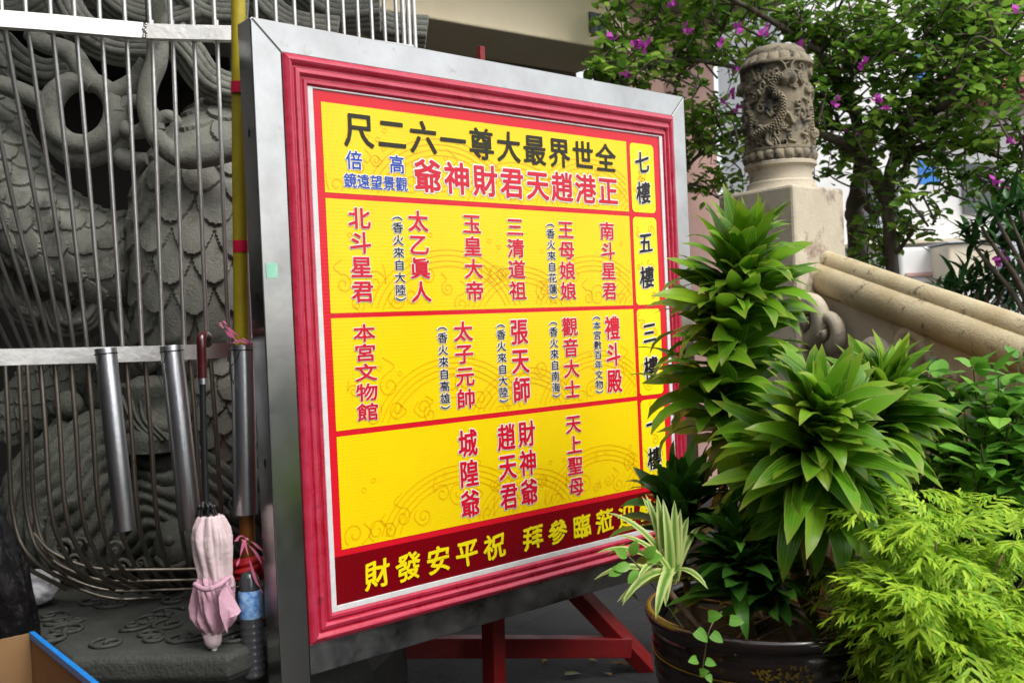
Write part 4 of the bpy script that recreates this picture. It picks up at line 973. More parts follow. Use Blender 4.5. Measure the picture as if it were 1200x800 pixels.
cA, cB = atz(37, 741, bxz), atz(118, 806, bxz); cA2 = cA
xb_ = cB-cA; xb_[2] = 0; Lb = max(.5, np.linalg.norm(xb_)*1.6); xb_ /= np.linalg.norm(xb_); yb_ = np.array([xb_[1], -xb_[0], 0]);
if yb_[0] > 0: yb_ = -yb_
# corner at cA; one wall runs towards the street along xb_, the other to the left along yb_
ct = empty('carton', (cA[0], cA[1], 0), 0, 'open brown cardboard carton with blue tape on its rim at lower left', 'carton')
def wallp(mb, p, q, z0, z1, th): 
    p = np.array([p[0], p[1], (z0+z1)/2]); q = np.array([q[0], q[1], (z0+z1)/2]); mb.bar(p, q, th, z1-z0)
w0 = cA+xb_*0; w1 = cA+xb_*Lb; w2 = w1+yb_*.42; w3 = cA+yb_*.42
b = MB(); wallp(b, w0, w1, .004, bxz, .006); wallp(b, w1+yb_*.004, w2, .004, bxz, .006); wallp(b, w2-xb_*.004, w3, .004, bxz, .006); wallp(b, w3-yb_*.004, w0+yb_*.004, .004, bxz, .006)
b.box(((w0+w2)/2)*np.array([1, 1, 0])+np.array([0, 0, .02]), (Lb-.012, .405, .006), np.stack([xb_, yb_, (0, 0, 1)], 1)); b.build('body', M['card'], ct)
b = MB(); wallp(b, w0, w1, bxz-.012, bxz+.003, .011); b.build('rim_tape', M['blue_tape'], ct)
b = MB(); c_ = cA+yb_*.20+xb_*.10; b.lathe([(.001, 0), (.05, 0), (.055, .02), (.055, .40), (.045, .43), (.001, .44)], (c_[0], c_[1], .03), 28)
ob_ = b.build('orange_can', M['orange'], smooth=True, angle=40); tag(ob_, 'orange plastic container standing inside the cardboard carton', 'container')

# ------------------------------------------------------------------ small litter on the paving
b = MB(); c = atz(725, 779, .012); leaves(b, [c, c+np.array([.02, .01, 0])], [(1, .3, .1), (-.8, .4, .15)], [(0, 0, 1), (0, 0, 1)], .06, .03, [.6, .8], 5)
tag(b.build('dry_leaf', M['dry'], smooth=True), 'curled brown dry leaf lying beside the foot of the red brace', 'leaf')
b = MB(); c = atz(662, 790, .008); leaves(b, [c], [(1, .2, .05)], [(0, 0, 1)], .06, .035, .3, 5)
tag(b.build('yellow_leaf', M['young'], smooth=True), 'fallen yellow green leaf lying flat under the board', 'leaf')
c = atz(604, 792, 0.0)
for k, (x, y) in enumerate(((690, 772), (640, 772), (470, 790), (716, 790))):
    b = MB(); c = atz(x, y, .008); leaves(b, [c], [rng.normal(0, 1, 3)*np.array([1, 1, 0])+np.array([0, 0, .05])], [(0, 0, 1)], .035, .018, .4, 4)
    o = b.build('dry_leaf', M['dry'], smooth=True); tag(o, ['tiny dry leaf near the foot of the red post', 'tiny dry leaf between the red post and fallen yellow leaf', 'tiny dry leaf below the lower left end of the board', 'tiny dry leaf nearest the big glazed pot'][k], 'leaf')

# ------------------------------------------------------------------ glazed pot
PX, PY, PZ, PR = .612, 2.45, .535, .302
po = empty('glazed_pot', (PX, PY, 0), 0, 'large black brown glazed round pot with a thin gold line', 'plant pot')
pr_ = [(.001, 0), (PR*.66, 0), (PR*.68, .02)]
for k in range(16):
    t = k/15; z = .03+t*(PZ-.10); r = PR*(.69+.27*math.sin(t*math.pi*.5)**.9)
    pr_ += [(r, z), (r+.0025, z+.010), (r, z+.021)]
pr_ += [(PR*.955, PZ-.045), (PR*.965, PZ-.035), (PR*1.0, PZ-.028), (PR*1.015, PZ-.014), (PR*1.0, PZ-.002), (PR*.97, PZ), (PR*.93, PZ-.004), (PR*.91, PZ-.02), (PR*.90, PZ-.09)]
b = MB(); b.lathe(pr_, (PX, PY, 0), 96); b.build('body', M['glaze'], po, smooth=True, angle=60)
def pot_r(z):
    t = (z-.03)/(PZ-.10); return PR*(.69+.27*math.sin(min(1, max(0, t))*math.pi*.5)**.9)
b = MB(); zl_ = PZ-.105; rl = pot_r(zl_)+.0042; b.lathe([(rl-.002, zl_-.0016), (rl, zl_-.0012), (rl, zl_+.0012), (rl-.002, zl_+.0016)], (PX, PY, 0), 96); b.build('gold_line', M['gold'], po, smooth=True)
b = MB()
def onpot(ang, z): r = pot_r(z)+.0042; return np.array([PX+r*math.cos(ang), PY+r*math.sin(ang), z])
fa0 = math.atan2(-PY, -PX)+.10
for k in range(40):
    u = (k/39-.5)*.42; z = PZ-.078+.012*math.sin(k*1.9); a = fa0+u; p = onpot(a, z); n_ = np.array([math.cos(a), math.sin(a), 0]); tg = np.array([-n_[1], n_[0], 0])
    th = rng.uniform(0, 6.28); leaves(b, [p], [tg*math.cos(th)+np.array([0, 0, math.sin(th)])], [n_], .013, .007, 0, 2, 'oval', 0)
b.build('floral_motif', M['gold'], po)
b = MB()
for i in range(0):
    pass
ns_ = 30; V = [(PX, PY, PZ-.05)]; Fc = []
for j in range(1, 9):
    for i in range(ns_): a = 2*math.pi*i/ns_; r = PR*.905*j/8; V.append((PX+r*math.cos(a), PY+r*math.sin(a), PZ-.06+rng.normal(0, .008)))
for i in range(ns_): Fc.append((0, 1+i, 1+(i+1) % ns_))
for j in range(7):
    for i in range(ns_): o = 1+j*ns_; Fc.append((o+i, o+ns_+i, o+ns_+(i+1) % ns_, o+(i+1) % ns_))
b.add(V, Fc); b.build('soil', M['soil'], po, smooth=True)
b = MB()
for k in range(16):
    a = rng.uniform(0, 6.28); r = rng.uniform(.05, .2); c = np.array([PX+r*math.cos(a), PY-.05+r*math.sin(a)*.8, PZ-.045]); dl = rng.normal(0, .08, 3)*np.array([1, 1, .1])
    b.tube(spline([c-dl, c+np.array([0, 0, .012]), c+dl+np.array([.01, .02, 0])], 5), rng.uniform(.002, .005), 6)
b.build('surface_roots', M['cane'], po, smooth=True)

# ------------------------------------------------------------------ dracaenas and their neighbours in the pot
def head(mb, stem, t0, t1, k, Lr, Wr, el_lo, el_hi, droop, wave=.15, axis=(0, 0, 1)):
    """leaves spiralling up a stem path between t0 and t1 round a head that leans along axis; low ones hang, top ones stand"""
    P = spline(stem, 30); n = len(P)
    ii = np.linspace(t0, t1, k)*(n-1); base = np.stack([np.interp(ii, np.arange(n), P[:, c]) for c in range(3)], 1)
    q = np.linspace(0, 1, k); a = np.arange(k)*2.39996+rng.normal(0, .45, k)
    el = np.radians(el_lo+(el_hi-el_lo)*q**1.1+rng.normal(0, 15, k))
    ax = np.array(axis, float); ax /= np.linalg.norm(ax); e1_ = np.cross(ax, (0, 1, 0.01)); e1_ /= np.linalg.norm(e1_); e2_ = np.cross(ax, e1_)
    rad = np.cos(a)[:, None]*e1_+np.sin(a)[:, None]*e2_
    d = rad*np.cos(el)[:, None]+ax*np.sin(el)[:, None]; nn = -rad*np.sin(el)[:, None]+ax*np.cos(el)[:, None]+np.array([0, 0, .25])+rng.normal(0, .42, (k, 3))
    L = (Lr[0]+(Lr[1]-Lr[0])*q)*rng.uniform(.62, 1.18, k); W = (Wr[0]+(Wr[1]-Wr[0])*q)*rng.uniform(.75, 1.15, k)
    leaves(mb, base, d, nn, L, W, (droop[0]+(droop[1]-droop[0])*q)*rng.uniform(.2, 2.1, k), 8, 'lance', .20, wave*1.5, 0.0, 2.0)
def stem_part(path, r, parent, name='stem', m='cane', n=12):
    mb = MB(); P = spline(path, 12); rr = np.interp(np.linspace(0, 1, len(P)), np.linspace(0, 1, len(r)), r)*(1+.05*np.sin(np.arange(len(P))*2.2)); mb.tube(P, rr, n); return mb.build(name, M[m], parent, smooth=True, angle=60)
soilz = PZ-.055
d1 = empty('dracaena', (PX-.05, PY+.10, soilz), 0, 'tallest dracaena in the glazed pot, a long column of glossy leaves before the newel post', 'plant', 'dracaenas in the glazed pot')
stm = [np.array((PX-.05, PY+.10, soilz)), at(850, 600, 2.56), at(846, 500, 2.56), at(858, 390, 2.57), at(867, 340, 2.58), at(869, 312, 2.57)]
stem_part(stm, [.014, .013, .012, .010, .008, .005], d1)
b = MB(); head(b, stm, .40, .975, 185, (.25, .20), (.070, .056), 20, 72, (1.2, .75), .10, (-.02, -.4, .9)); head(b, stm, .36, .80, 60, (.265, .24), (.070, .062), 0, 45, (1.1, .9), .1, (0, -.2, .95)); b.build('leaf_head', M['dracaena'], d1, smooth=True)
b = MB(); head(b, stm, .93, .995, 9, (.10, .08), (.032, .026), 40, 80, (.5, .2)); b.build('young_leaf', M['young'], d1, smooth=True)
d2 = empty('dracaena', (PX+.11, PY-.03, soilz), 0, 'bushy dracaena at the front of the pot with a wide round head of arching leaves', 'plant', 'dracaenas in the glazed pot')
stm = [np.array((PX+.115, PY-.04, soilz)), at(938, 690, 2.40), at(944, 640, 2.36), at(950, 585, 2.34), at(955, 530, 2.29), at(957, 490, 2.20)]
stem_part(stm, [.016, .014, .014, .013, .011, .006], d2)
b = MB(); head(b, stm, .62, .985, 185, (.275, .18), (.066, .050), -2, 76, (1.05, .7), .12, (.04, -.6, .78)); head(b, stm, .62, .82, 50, (.26, .24), (.068, .06), -12, 20, (1.1, .9), .1, (0, -.3, .95)); b.build('leaf_head', M['dracaena'], d2, smooth=True)
b = MB(); head(b, stm, .55, .66, 9, (.17, .16), (.044, .04), -55, -30, (1.0, .6)); head(b, stm, .9, .99, 8, (.11, .09), (.036, .03), 20, 80, (.5, .3), .1, (0, -.8, .6)); b.build('young_leaf', M['young'], d2, smooth=True)
d3 = empty('dracaena', (PX+.17, PY+.12, soilz), 0, 'upright dracaena at the back of the pot, its leaf tips against the stone scrolls', 'plant', 'dracaenas in the glazed pot')
stm = [np.array((PX+.17, PY+.12, soilz)), at(985, 620, 2.58), at(1010, 540, 2.56), at(1026, 495, 2.54), at(1032, 462, 2.52)]
stem_part(stm, [.013, .012, .010, .006], d3)
b = MB(); head(b, stm, .52, .985, 160, (.25, .17), (.058, .044), 8, 76, (1.05, .7), .12, (.2, -.4, .9)); b.build('leaf_head', M['dracaena'], d3, smooth=True)
d4 = empty('dracaena', (PX-.17, PY+.06, soilz), 0, 'low dark green dracaena at the left of the pot against the board', 'plant', 'dracaenas in the glazed pot')
stm = [np.array((PX-.17, PY+.06, soilz)), at(800, 660, 2.48), at(800, 610, 2.46), at(800, 585, 2.46)]
stem_part(stm, [.011, .010, .008, .005], d4)
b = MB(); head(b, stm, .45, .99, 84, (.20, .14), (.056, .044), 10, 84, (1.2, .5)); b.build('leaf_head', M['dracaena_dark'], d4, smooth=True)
d5 = empty('dracaena', (PX-.06, PY-.08, soilz), 0, 'smallest dark dracaena low in the middle of the pot under the bushy one', 'plant', 'dracaenas in the glazed pot')
stm = [np.array((PX-.06, PY-.08, soilz)), at(866, 690, 2.32), at(864, 655, 2.30), at(862, 640, 2.30)]
stem_part(stm, [.011, .010, .008, .005], d5)
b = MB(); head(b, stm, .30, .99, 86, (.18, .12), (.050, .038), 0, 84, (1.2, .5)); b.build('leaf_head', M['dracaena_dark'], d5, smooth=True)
d6 = empty('dracaena', (PX+.02, PY-.14, soilz), 0, 'low spreading dracaena at the foot of the bushy one, just behind the front pot rim', 'plant', 'dracaenas in the glazed pot')
stm = [np.array((PX+.02, PY-.14, soilz)), at(905, 690, 2.29), at(906, 668, 2.28)]
stem_part(stm, [.010, .008, .005], d6)
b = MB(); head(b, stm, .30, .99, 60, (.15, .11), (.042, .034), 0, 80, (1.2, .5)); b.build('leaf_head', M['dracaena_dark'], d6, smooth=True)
M['withered'] = leafmat('withered_leaf', [G(.20, .13, .04), G(.30, .24, .06), G(.16, .10, .035)], rough=.7, trans=.15)
for root_, st_, nm in ((d1, [at(852, 560, 2.5), at(852, 470, 2.5)], 7), (d2, [at(945, 640, 2.32), at(948, 600, 2.28)], 7)):
    b = MB(); head(b, st_, 0, 1, nm, (.17, .15), (.034, .028), -60, -30, (.8, .5), .25); b.build('withered_leaf', M['withered'], root_, smooth=True)
v1 = empty('striped_plant', (PX-.17, PY-.10, soilz), 0, 'striped cream and green plant with arching strap leaves at the left of the pot', 'plant')
stm = [np.array((PX-.17, PY-.10, soilz)), at(783, 690, 2.30), at(781, 655, 2.28), at(780, 640, 2.28)]
stem_part(stm, [.008, .008, .007, .004], v1)
b = MB()
bb = at(786, 676, 2.28)
def vl(x, y, L, W, dr, dy=0.0):
    t = at(x, y, 2.28)+np.array([0, dy, 0]); d = t-bb; d /= np.linalg.norm(d); n_ = np.cross(np.cross(d, (0, 0, 1)), d); n_ = n_+np.array([0, -.5, 0])
    leaves(b, [bb+rng.normal(0, .006, 3)], [d], [n_], L, W, dr, 9, 'strap', .22, .05)
for x, y, L, W, dr, dy in ((745, 625, .19, .022, 1.6, -.05), (738, 640, .19, .024, 1.5, -.06), (750, 640, .20, .030, 2.0, -.10), (765, 640, .20, .032, 2.2, -.14), (774, 560, .19, .030, .2, 0), (788, 570, .17, .028, .25, .02), (764, 585, .19, .024, .9, .03),
                           (805, 590, .17, .026, .9, .04), (776, 640, .17, .030, 2.2, -.12), (752, 605, .22, .022, 1.4, -.02), (812, 610, .17, .024, 1.3, .03), (758, 612, .18, .022, 1.5, -.04), (770, 618, .17, .024, 1.8, -.10), (795, 560, .16, .024, .5, .03), (782, 600, .18, .026, 1.1, -.05), (742, 650, .18, .024, 1.5, -.10), (800, 640, .15, .024, 1.6, -.10), (764, 570, .18, .024, .5, .01), (735, 660, .16, .022, 1.3, -.08)):
    vl(x, y, L*1.05, W*.95, dr, dy)
b.build('leaf_tuft', M['varieg'], v1, smooth=True)
cr_ = empty('creeper', tuple(at(836, 728, 2.16)), 0, 'thin creeper with bright heart shaped leaves trailing down the front of the pot', 'creeper')
b = MB(); cp_ = spline([at(846, 716, 2.2), at(836, 728, 2.15), at(829, 745, 2.14), at(826, 765, 2.15), at(822, 790, 2.165)], 8); b.tube(cp_, .0016, 6); b.build('stem', M['twig'], cr_, smooth=True)
b = MB()
for x, y, L in ((832, 722, .034), (857, 726, .032), (818, 738, .034), (836, 742, .03), (819, 772, .026), (829, 774, .024), (822, 788, .024), (831, 790, .02)):
    b = MB(); p = at(x-2, y, 2.13); leaves(b, [p], [(rng.uniform(-.6, .9), -.3, rng.uniform(-.5, .3))], [(0, -1, .5)], L, L*.8, .4, 5, 'heart', .1); b.build('leaf', M['creeper'], cr_, smooth=True)
sl_ = empty('seedling', tuple(at(765, 690, 2.26)), 0, 'small seedling with rounded green leaves under the striped plant', 'plant')
b = MB(); q0 = np.array((PX-.21, PY-.12, soilz)); q1 = at(752, 668, 2.22); b.tube(spline([q0, at(768, 690, 2.26), q1, at(735, 650, 2.2)], 6), .002, 6); b.build('stem', M['twig'], sl_, smooth=True)
b = MB()
for x, y, dx, dz in ((735, 652, -.6, .5), (740, 650, .3, .9), (755, 652, .6, .6), (738, 662, -.9, -.1), (748, 668, -.5, -.5), (758, 655, .9, .2), (730, 664, -.9, -.4)):
    b = MB(); leaves(b, [at(x, y, 2.2)], [(dx, -.3, dz)], [(0, -1, .4)], .038, .024, .4, 5, 'oval', .15); b.build('leaf', M['shrub'], sl_, smooth=True)

# ------------------------------------------------------------------ lime shrub at the right front
ls = empty('lime_shrub', tuple(at(1090, 800, 2.15)*np.array([1, 1, 0])), 0, 'lime green shrub with fine feathery leaves at the lower right beside the pot', 'shrub')
b = MB(); stems = []
lbase = at(1075, 800, 2.2)*np.array([1, 1, 0])
tips = [(1025, 605, 2.15), (1060, 560, 2.3), (1100, 600, 2.05), (1150, 580, 2.3), (1190, 620, 2.1), (1050, 690, 2.0), (1090, 680, 1.95), (1160, 690, 2.0), (1210, 700, 2.2), (1120, 740, 1.9), (1190, 760, 1.9), (1020, 660, 2.25), (1240, 620, 2.3), (1230, 780, 2.0), (1050, 640, 2.4), (1130, 650, 2.5)]
for x, y, Y in tips:
    p = at(x, y, Y); m_ = lbase+(p-lbase)*np.array([.45, .45, .6])+rng.normal(0, .02, 3)
    P = spline([lbase+rng.normal(0, .02, 3)*np.array([1, 1, 0]), m_, p], 10); b.tube(P[:-2], np.linspace(.008, .002, len(P)-2), 8); stems.append(P)
b.build('stem', M['cane'], ls, smooth=True)
b = MB(); rach = MB()
B_, D_, N_, L_, W_, R_ = [], [], [], [], [], []
for P in stems:
    for k in range(36):
        i = int(rng.uniform(.50, 1.0)**.8*(len(P)-1)); p = P[i]; a = rng.uniform(0, 6.28); el = rng.uniform(-.35, 1.1)
        d = np.array([math.cos(el)*math.cos(a), math.cos(el)*math.sin(a)-.25, math.sin(el)]); d /= np.linalg.norm(d); n_ = np.array([-math.sin(el)*math.cos(a), -math.sin(el)*math.sin(a), math.cos(el)]); n_ = n_-d*n_.dot(d); n_ /= np.linalg.norm(n_)
        Lf = rng.uniform(.09, .16); s2 = np.cross(d, n_); nq = 6; dr = rng.uniform(.5, 1.3); pts = []; pos = p.copy(); ds = []
        for j in range(nq+1):
            t = j/nq; an = dr*t; dd = d*math.cos(an)-n_*math.sin(an); pts.append(pos.copy()); ds.append((dd, n_*math.cos(an)+d*math.sin(an))); pos = pos+dd*Lf/nq
        for j in range(2, nq+1):
            dd, n2 = ds[j]
            for sg in ((-1, 1) if j < nq else (0,)):
                sub = dd*(.75 if sg else 1)+s2*sg*.75-n2*.10; sub /= np.linalg.norm(sub); ll = rng.uniform(.044, .074)*(1.1-.05*j)
                B_.append(pts[j]); D_.append(sub); N_.append(n2); L_.append(ll); W_.append(ll*.16)
                for q, sg2 in ((.3, 1), (.42, -1), (.6, 1)):
                    s3 = np.cross(sub, n2); B_.append(pts[j]+sub*ll*q); D_.append(sub*.9+s3*sg2*.42); N_.append(n2+rng.normal(0, .2, 3)); L_.append(ll*.45); W_.append(ll*.10)
leaves(b, B_, D_, N_, np.array(L_), np.array(W_), rng.uniform(.2, 1.0, len(B_)), 3, 'lance', .25)
b.build('feathery_foliage', M['lime'], ls, smooth=True)

# ------------------------------------------------------------------ glossy shrubs under the handrail
def leafy_shrub(name, label, root, tips_, m, L, W, per, prof='oval', ltm='twig', sp=.9):
    o = empty(name, (root[0], root[1], 0), 0, label, 'shrub', None); bs = MB(); bl = MB()
    for tp in tips_:
        tp = np.array(tp); r0 = np.array([root[0], root[1], 0])+rng.normal(0, .04, 3)*np.array([1, 1, 0]); m_ = r0+(tp-r0)*np.array([.4, .4, .65])
        P = spline([r0, m_, tp], 10); bs.tube(P, np.linspace(.007, .002, len(P)), 7); n = len(P); k = per
        ii = np.sort(rng.uniform(.42, 1, k))*(n-1); ba = np.stack([np.interp(ii, np.arange(n), P[:, c]) for c in range(3)], 1)+rng.normal(0, .012, (k, 3))
        a = np.arange(k)*2.4+rng.normal(0, .4, k); el = rng.uniform(-.2, .9, k); d = np.stack([np.cos(el)*np.cos(a), np.cos(el)*np.sin(a), np.sin(el)], 1)
        nn = np.stack([-np.sin(el)*np.cos(a), -np.sin(el)*np.sin(a), np.cos(el)], 1)+rng.normal(0, .2, (k, 3))
        leaves(bl, ba+d*.015, d, nn, L*rng.uniform(.6, 1.15, k), W*rng.uniform(.7, 1.1, k), rng.uniform(.1, .8, k), 5, prof, .22, .06)
    bs.build('stem', M[ltm], o, smooth=True); bl.build('foliage', M[m], o, smooth=True); return o
leafy_shrub('glossy_shrub', 'bright glossy shrub with oval leaves under the right end of the handrail', at(1150, 560, 2.75), [at(x, y, Y) for x, y, Y in ((1100, 440, 2.75), (1140, 425, 2.7), (1170, 440, 2.6), (1195, 420, 2.7), (1130, 480, 2.6), (1180, 490, 2.5), (1215, 470, 2.6), (1090, 490, 2.8), (1150, 520, 2.5), (1110, 530, 2.6), (1200, 540, 2.5), (1170, 470, 2.8), (1230, 520, 2.5), (1075, 450, 2.8), (1120, 455, 2.75), (1155, 460, 2.6), (1200, 470, 2.5), (1220, 440, 2.55), (1060, 520, 2.7), (1140, 550, 2.5))], 'shrub', .080, .050, 50)
leafy_shrub('glossy_shrub', 'darker shrub half hidden between the dracaena and the glossy oval leaved bush', at(1060, 560, 3.0), [at(x, y, Y) for x, y, Y in ((1030, 450, 3.1), (1060, 440, 3.0), (1090, 430, 3.1), (1040, 500, 2.9), (1080, 480, 2.95), (1060, 530, 2.8), (1100, 470, 3.0), (1010, 520, 3.0), (990, 480, 3.1), (1120, 560, 2.8))], 'slim', .075, .036, 34)
leafy_shrub('glossy_shrub', 'low dark undergrowth shrub behind the lime feathery bush', at(1150, 640, 2.7), [at(x, y, Y) for x, y, Y in ((1050, 590, 2.7), (1090, 580, 2.7), (1130, 570, 2.65), (1170, 560, 2.7), (1210, 570, 2.7), (1000, 640, 2.75), (1080, 660, 2.7), (1140, 650, 2.7), (1190, 640, 2.65), (1230, 620, 2.7))], 'slim', .08, .036, 34)

leafy_shrub('glossy_shrub', 'unseen dense green shrub added past the right edge for the steel frame to mirror', (2.0, 1.3, 0), [(1.75+.25*math.cos(k*2.4)+.1*(k % 3), .7+k*.065, .35+.85*((k*.618) % 1)) for k in range(26)], 'slim', .09, .05, 34)  # unseen shrub added to give the steel dark greenery to reflect

# ------------------------------------------------------------------ bougainvillea tree
tr0 = at(1003, 340, 6.0); bt = empty('bougainvillea', (tr0[0], tr0[1], 0), 0, 'large flowering tree with magenta blossoms arching over the newel post', 'tree')
T1 = MB(); tr_pts = []
def limb(pts, r0, r1, n=12, wob=.03):
    P = spline([np.array(p) for p in pts], 12); P = P+np.cumsum(rng.normal(0, wob*.06, P.shape), 0); T1.tube(P, np.linspace(r0, r1, len(P))*(1+.06*np.sin(np.arange(len(P))*1.3)), n); return P
g1 = np.array([tr0[0], tr0[1], 0.0]); 
l1 = limb([g1, at(1005, 300, 6.0), at(1001, 240, 6.0), at(1008, 190, 6.0), at(1000, 130, 5.9), at(960, 60, 5.8)], .072, .022, 16)
g2 = at(1050, 330, 5.6)*np.array([1, 1, 0])
l2 = limb([g2, at(1046, 322, 5.6), at(1041, 240, 5.6), at(1052, 180, 5.6), at(1066, 140, 5.5), at(1110, 60, 5.4)], .042, .022)
l3 = limb([at(1041, 235, 5.6), at(1026, 210, 5.6), at(1014, 192, 5.65), at(990, 170, 5.7), at(940, 150, 5.6)], .045, .02)
l4 = limb([at(1001, 215, 6.0), at(1020, 245, 5.9), at(1030, 250, 5.8)], .03, .022)
l5 = limb([at(1110, 60, 5.4), at(1150, 20, 5.3), at(1185, -30, 5.3)], .03, .015)
l6 = limb([at(1066, 140, 5.5), at(1110, 120, 5.2), at(1145, 70, 5.0), at(1160, 40, 4.9)], .03, .014)
l7 = limb([at(1000, 130, 5.9), at(900, 90, 5.9), at(800, 70, 5.8), at(720, 90, 5.5)], .022, .008)
l8 = limb([at(1052, 180, 5.6), at(1120, 170, 5.3), at(1190, 190, 5.0)], .025, .010)
l9 = limb([at(960, 60, 5.8), at(880, 10, 5.6), at(790, -30, 5.5)], .022, .010)
l10 = limb([at(1003, 150, 5.9), at(880, 150, 6.1), at(820, 180, 6.2), at(790, 220, 6.2)], .022, .008)
l11 = limb([at(1046, 300, 5.6), at(1060, 285, 5.5), at(1075, 265, 5.4)], .016, .008)
T1.build('trunk', M['bark'], bt, smooth=True, angle=60)
TW = MB(); CB, CD, CN, CL, CW = [], [], [], [], []
skel = np.concatenate([l1[-20:], l2[-25:], l3, l5, l6, l7, l8, l9, l10])
def spray(c, r, ntw, nleaf, Ls=(.05, .085)):
    for _ in range(ntw):
        v = rng.normal(0, 1, 3); v /= np.linalg.norm(v); e_ = np.array(c)+v*r*rng.uniform(.5, 1.1)*np.array([1, 1, .75])
        s_ = skel[np.argmin(((skel-e_)**2).sum(1))] if rng.uniform() < .25 else np.array(c)+rng.normal(0, r*.25, 3)
        P = spline([s_, (s_+e_)/2+rng.normal(0, .08, 3)+np.array([0, 0, .05]), e_], 6); TW.tube(P, np.linspace(.007, .0025, len(P)), 5)
        for _k in range(nleaf):
            t = rng.uniform(.25, 1); p = P[int(t*(len(P)-1))]+rng.normal(0, .022, 3); a = rng.uniform(0, 6.28); el = rng.uniform(-.7, .6)
            CB.append(p); CD.append((math.cos(el)*math.cos(a), math.cos(el)*math.sin(a), math.sin(el))); CN.append(np.array([-math.sin(el)*math.cos(a), -math.sin(el)*math.sin(a), math.cos(el)])+rng.normal(0, .35, 3)); l_ = rng.uniform(*Ls); CL.append(l_); CW.append(l_*rng.uniform(.5, .7))
BL = [(760, 30, 5.7, .30, 16), (725, 85, 5.5, .18, 10), (800, 90, 5.9, .33, 18), (840, 20, 5.8, .36, 20), (850, 150, 6.1, .36, 18), (830, 225, 6.3, .28, 9), (910, -10, 5.8, .4, 18), (960, 50, 5.8, .34, 18), (965, 140, 5.9, .3, 16), (1010, -10, 5.6, .36, 18), (1025, 80, 5.6, .30, 16), (1040, 150, 5.5, .24, 13), (1090, 30, 5.4, .34, 18),
      (1100, 110, 5.3, .28, 17), (1150, 0, 5.2, .34, 15), (1165, 90, 5.0, .24, 13), (1130, 165, 5.2, .22, 11), (1195, 160, 4.9, .22, 12), (1215, 40, 5.0, .3, 12), (1180, 225, 5.0, .16, 6), (1060, 190, 5.5, .16, 7), (990, 195, 6.0, .2, 8), (1020, 290, 5.8, .16, 7), (1065, 275, 5.5, .15, 6), (1108, 220, 5.3, .13, 4), (1095, 262, 5.2, .08, 3), (800, 150, 6.3, .26, 9),
      (790, 215, 6.4, .16, 5), (1150, 60, 5.6, .34, 16), (1190, 110, 5.4, .28, 14), (1060, 70, 5.8, .34, 16), (1110, -10, 5.8, .36, 16), (1180, 0, 5.6, .36, 16), (1080, 140, 5.7, .26, 12), (1030, 30, 6.0, .34, 14), (740, 10, 5.9, .3, 12), (700, 90, 5.45, .12, 5), (900, 190, 6.2, .3, 12), (780, -40, 5.5, .3, 9), (940, 90, 6.3, .4, 14), (880, 60, 6.4, .4, 14), (1210, 260, 5.0, .12, 4), (1040, 330, 5.7, .14, 5)]
for x, y, Y, r, n in BL: spray(at(x, y, Y), r, int(n*1.1)+1, 16, (.045, .082))
for i in rng.integers(0, len(skel), 160):
    spray(skel[i]+rng.normal(0, .12, 3), .2, 1, 7)
TW.build('branch', M['bark'], bt, smooth=True)
b = MB(); leaves(b, CB, CD, CN, np.array(CL), np.array(CW), rng.uniform(0, .7, len(CB)), 3, 'oval', .22); b.build('crown', M['bougain'], bt, smooth=True)
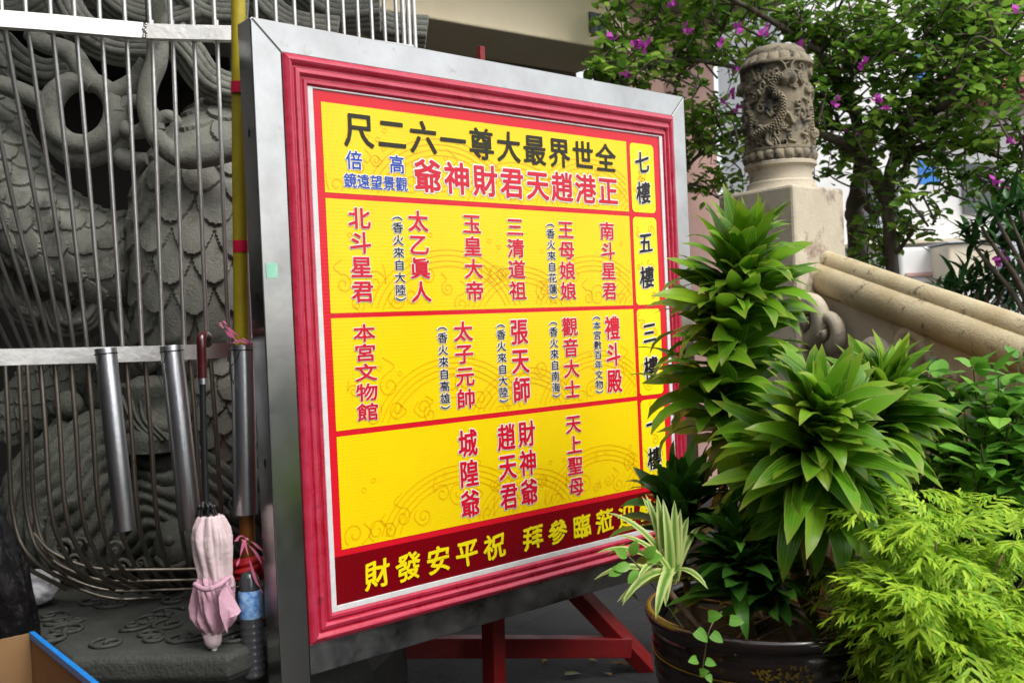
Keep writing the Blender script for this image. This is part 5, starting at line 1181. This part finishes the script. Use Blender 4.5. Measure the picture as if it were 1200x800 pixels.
for x, y, Y in ((787, 6, 5.4), (752, 55, 5.3), (717, 42, 5.3), (748, 50, 5.3), (803, 36, 5.45), (842, 52, 5.5), (896, 40, 5.4), (934, 53, 5.4), (736, 85, 5.3), (862, 86, 5.8), (1028, 116, 5.2), (978, 121, 5.3), (1041, 126, 5.2), (1184, 167, 4.7), (1163, 213, 4.8), (1178, 221, 4.8), (1193, 14, 4.8), (868, 30, 5.5), (858, 115, 5.9), (844, 120, 5.9), (1012, 75, 5.3), (1005, 158, 5.6), (866, 128, 5.9)):
    f = MB(); c = at(x, y, Y); k = int(rng.integers(3, 6)) + (3 if (x, y) in ((896, 40), (1028, 116), (748, 50)) else 0)
    c_ = c+rng.normal(0, .014, (k, 3)); d = rng.normal(0, 1, (k, 3))+np.array([0, -.4, .5])
    leaves(f, c_, d, rng.normal(0, 1, (k, 3))+np.array([0, -1, 0]), rng.uniform(.032, .050, k), rng.uniform(.024, .034, k), .5, 4, 'heart', .3); f.build('blossom', M['bract'], bt, smooth=True)

# ------------------------------------------------------------------ slim leaved bushes beyond the handrail
def rosette_bush(label, root, spots, Y):
    o = empty('rosette_bush', (root[0], root[1], 0), 0, label, 'shrub'); bs = MB(); bl = MB()
    for x, y in spots:
        tp = at(x, y, Y+rng.uniform(-.2, .2)); r0 = np.array([root[0], root[1], 0.0]); P = spline([r0, r0+(tp-r0)*np.array([.25, .3, .7]), tp], 10); bs.tube(P, np.linspace(.022, .008, len(P)), 7)
        k = 17; d = rdirs(k, -20, 75); nn = np.cross(np.cross(d, (0, 0, 1)), d); leaves(bl, np.repeat(tp[None], k, 0)+rng.normal(0, .02, (k, 3)), d, nn, rng.uniform(.10, .19, k), .030, rng.uniform(.1, .7, k), 5, 'lance', .3)
    bs.build('stem', M['bark'], o, smooth=True); bl.build('foliage', M['slim'], o, smooth=True)
    return o
rosette_bush('dark bush with slim upright leaf rosettes just above the handrail', at(1140, 360, 5.0), [(1100, 350), (1115, 335), (1130, 330), (1145, 340), (1160, 325), (1175, 335), (1190, 330), (1120, 355), (1150, 360), (1185, 355), (1095, 362), (1205, 345), (1170, 350)], 5.0)
rosette_bush('dark slim leaved tree branch hanging in front of the white house at the right edge', at(1230, 360, 4.8), [(1150, 265), (1165, 250), (1180, 245), (1160, 280), (1190, 275), (1175, 290), (1200, 260), (1205, 290), (1140, 285), (1195, 240)], 4.8)
f = MB(); c = at(1166, 303, 4.75); leaves(f, c+rng.normal(0, .01, (5, 3)), rng.normal(0, 1, (5, 3)), rng.normal(0, 1, (5, 3)), .06, .035, .5, 4, 'heart', .3)
tag(f.build('fallen_bloom', M['bract'], smooth=True), 'single pale magenta bloom lying on the slim leaved bush', 'flower')
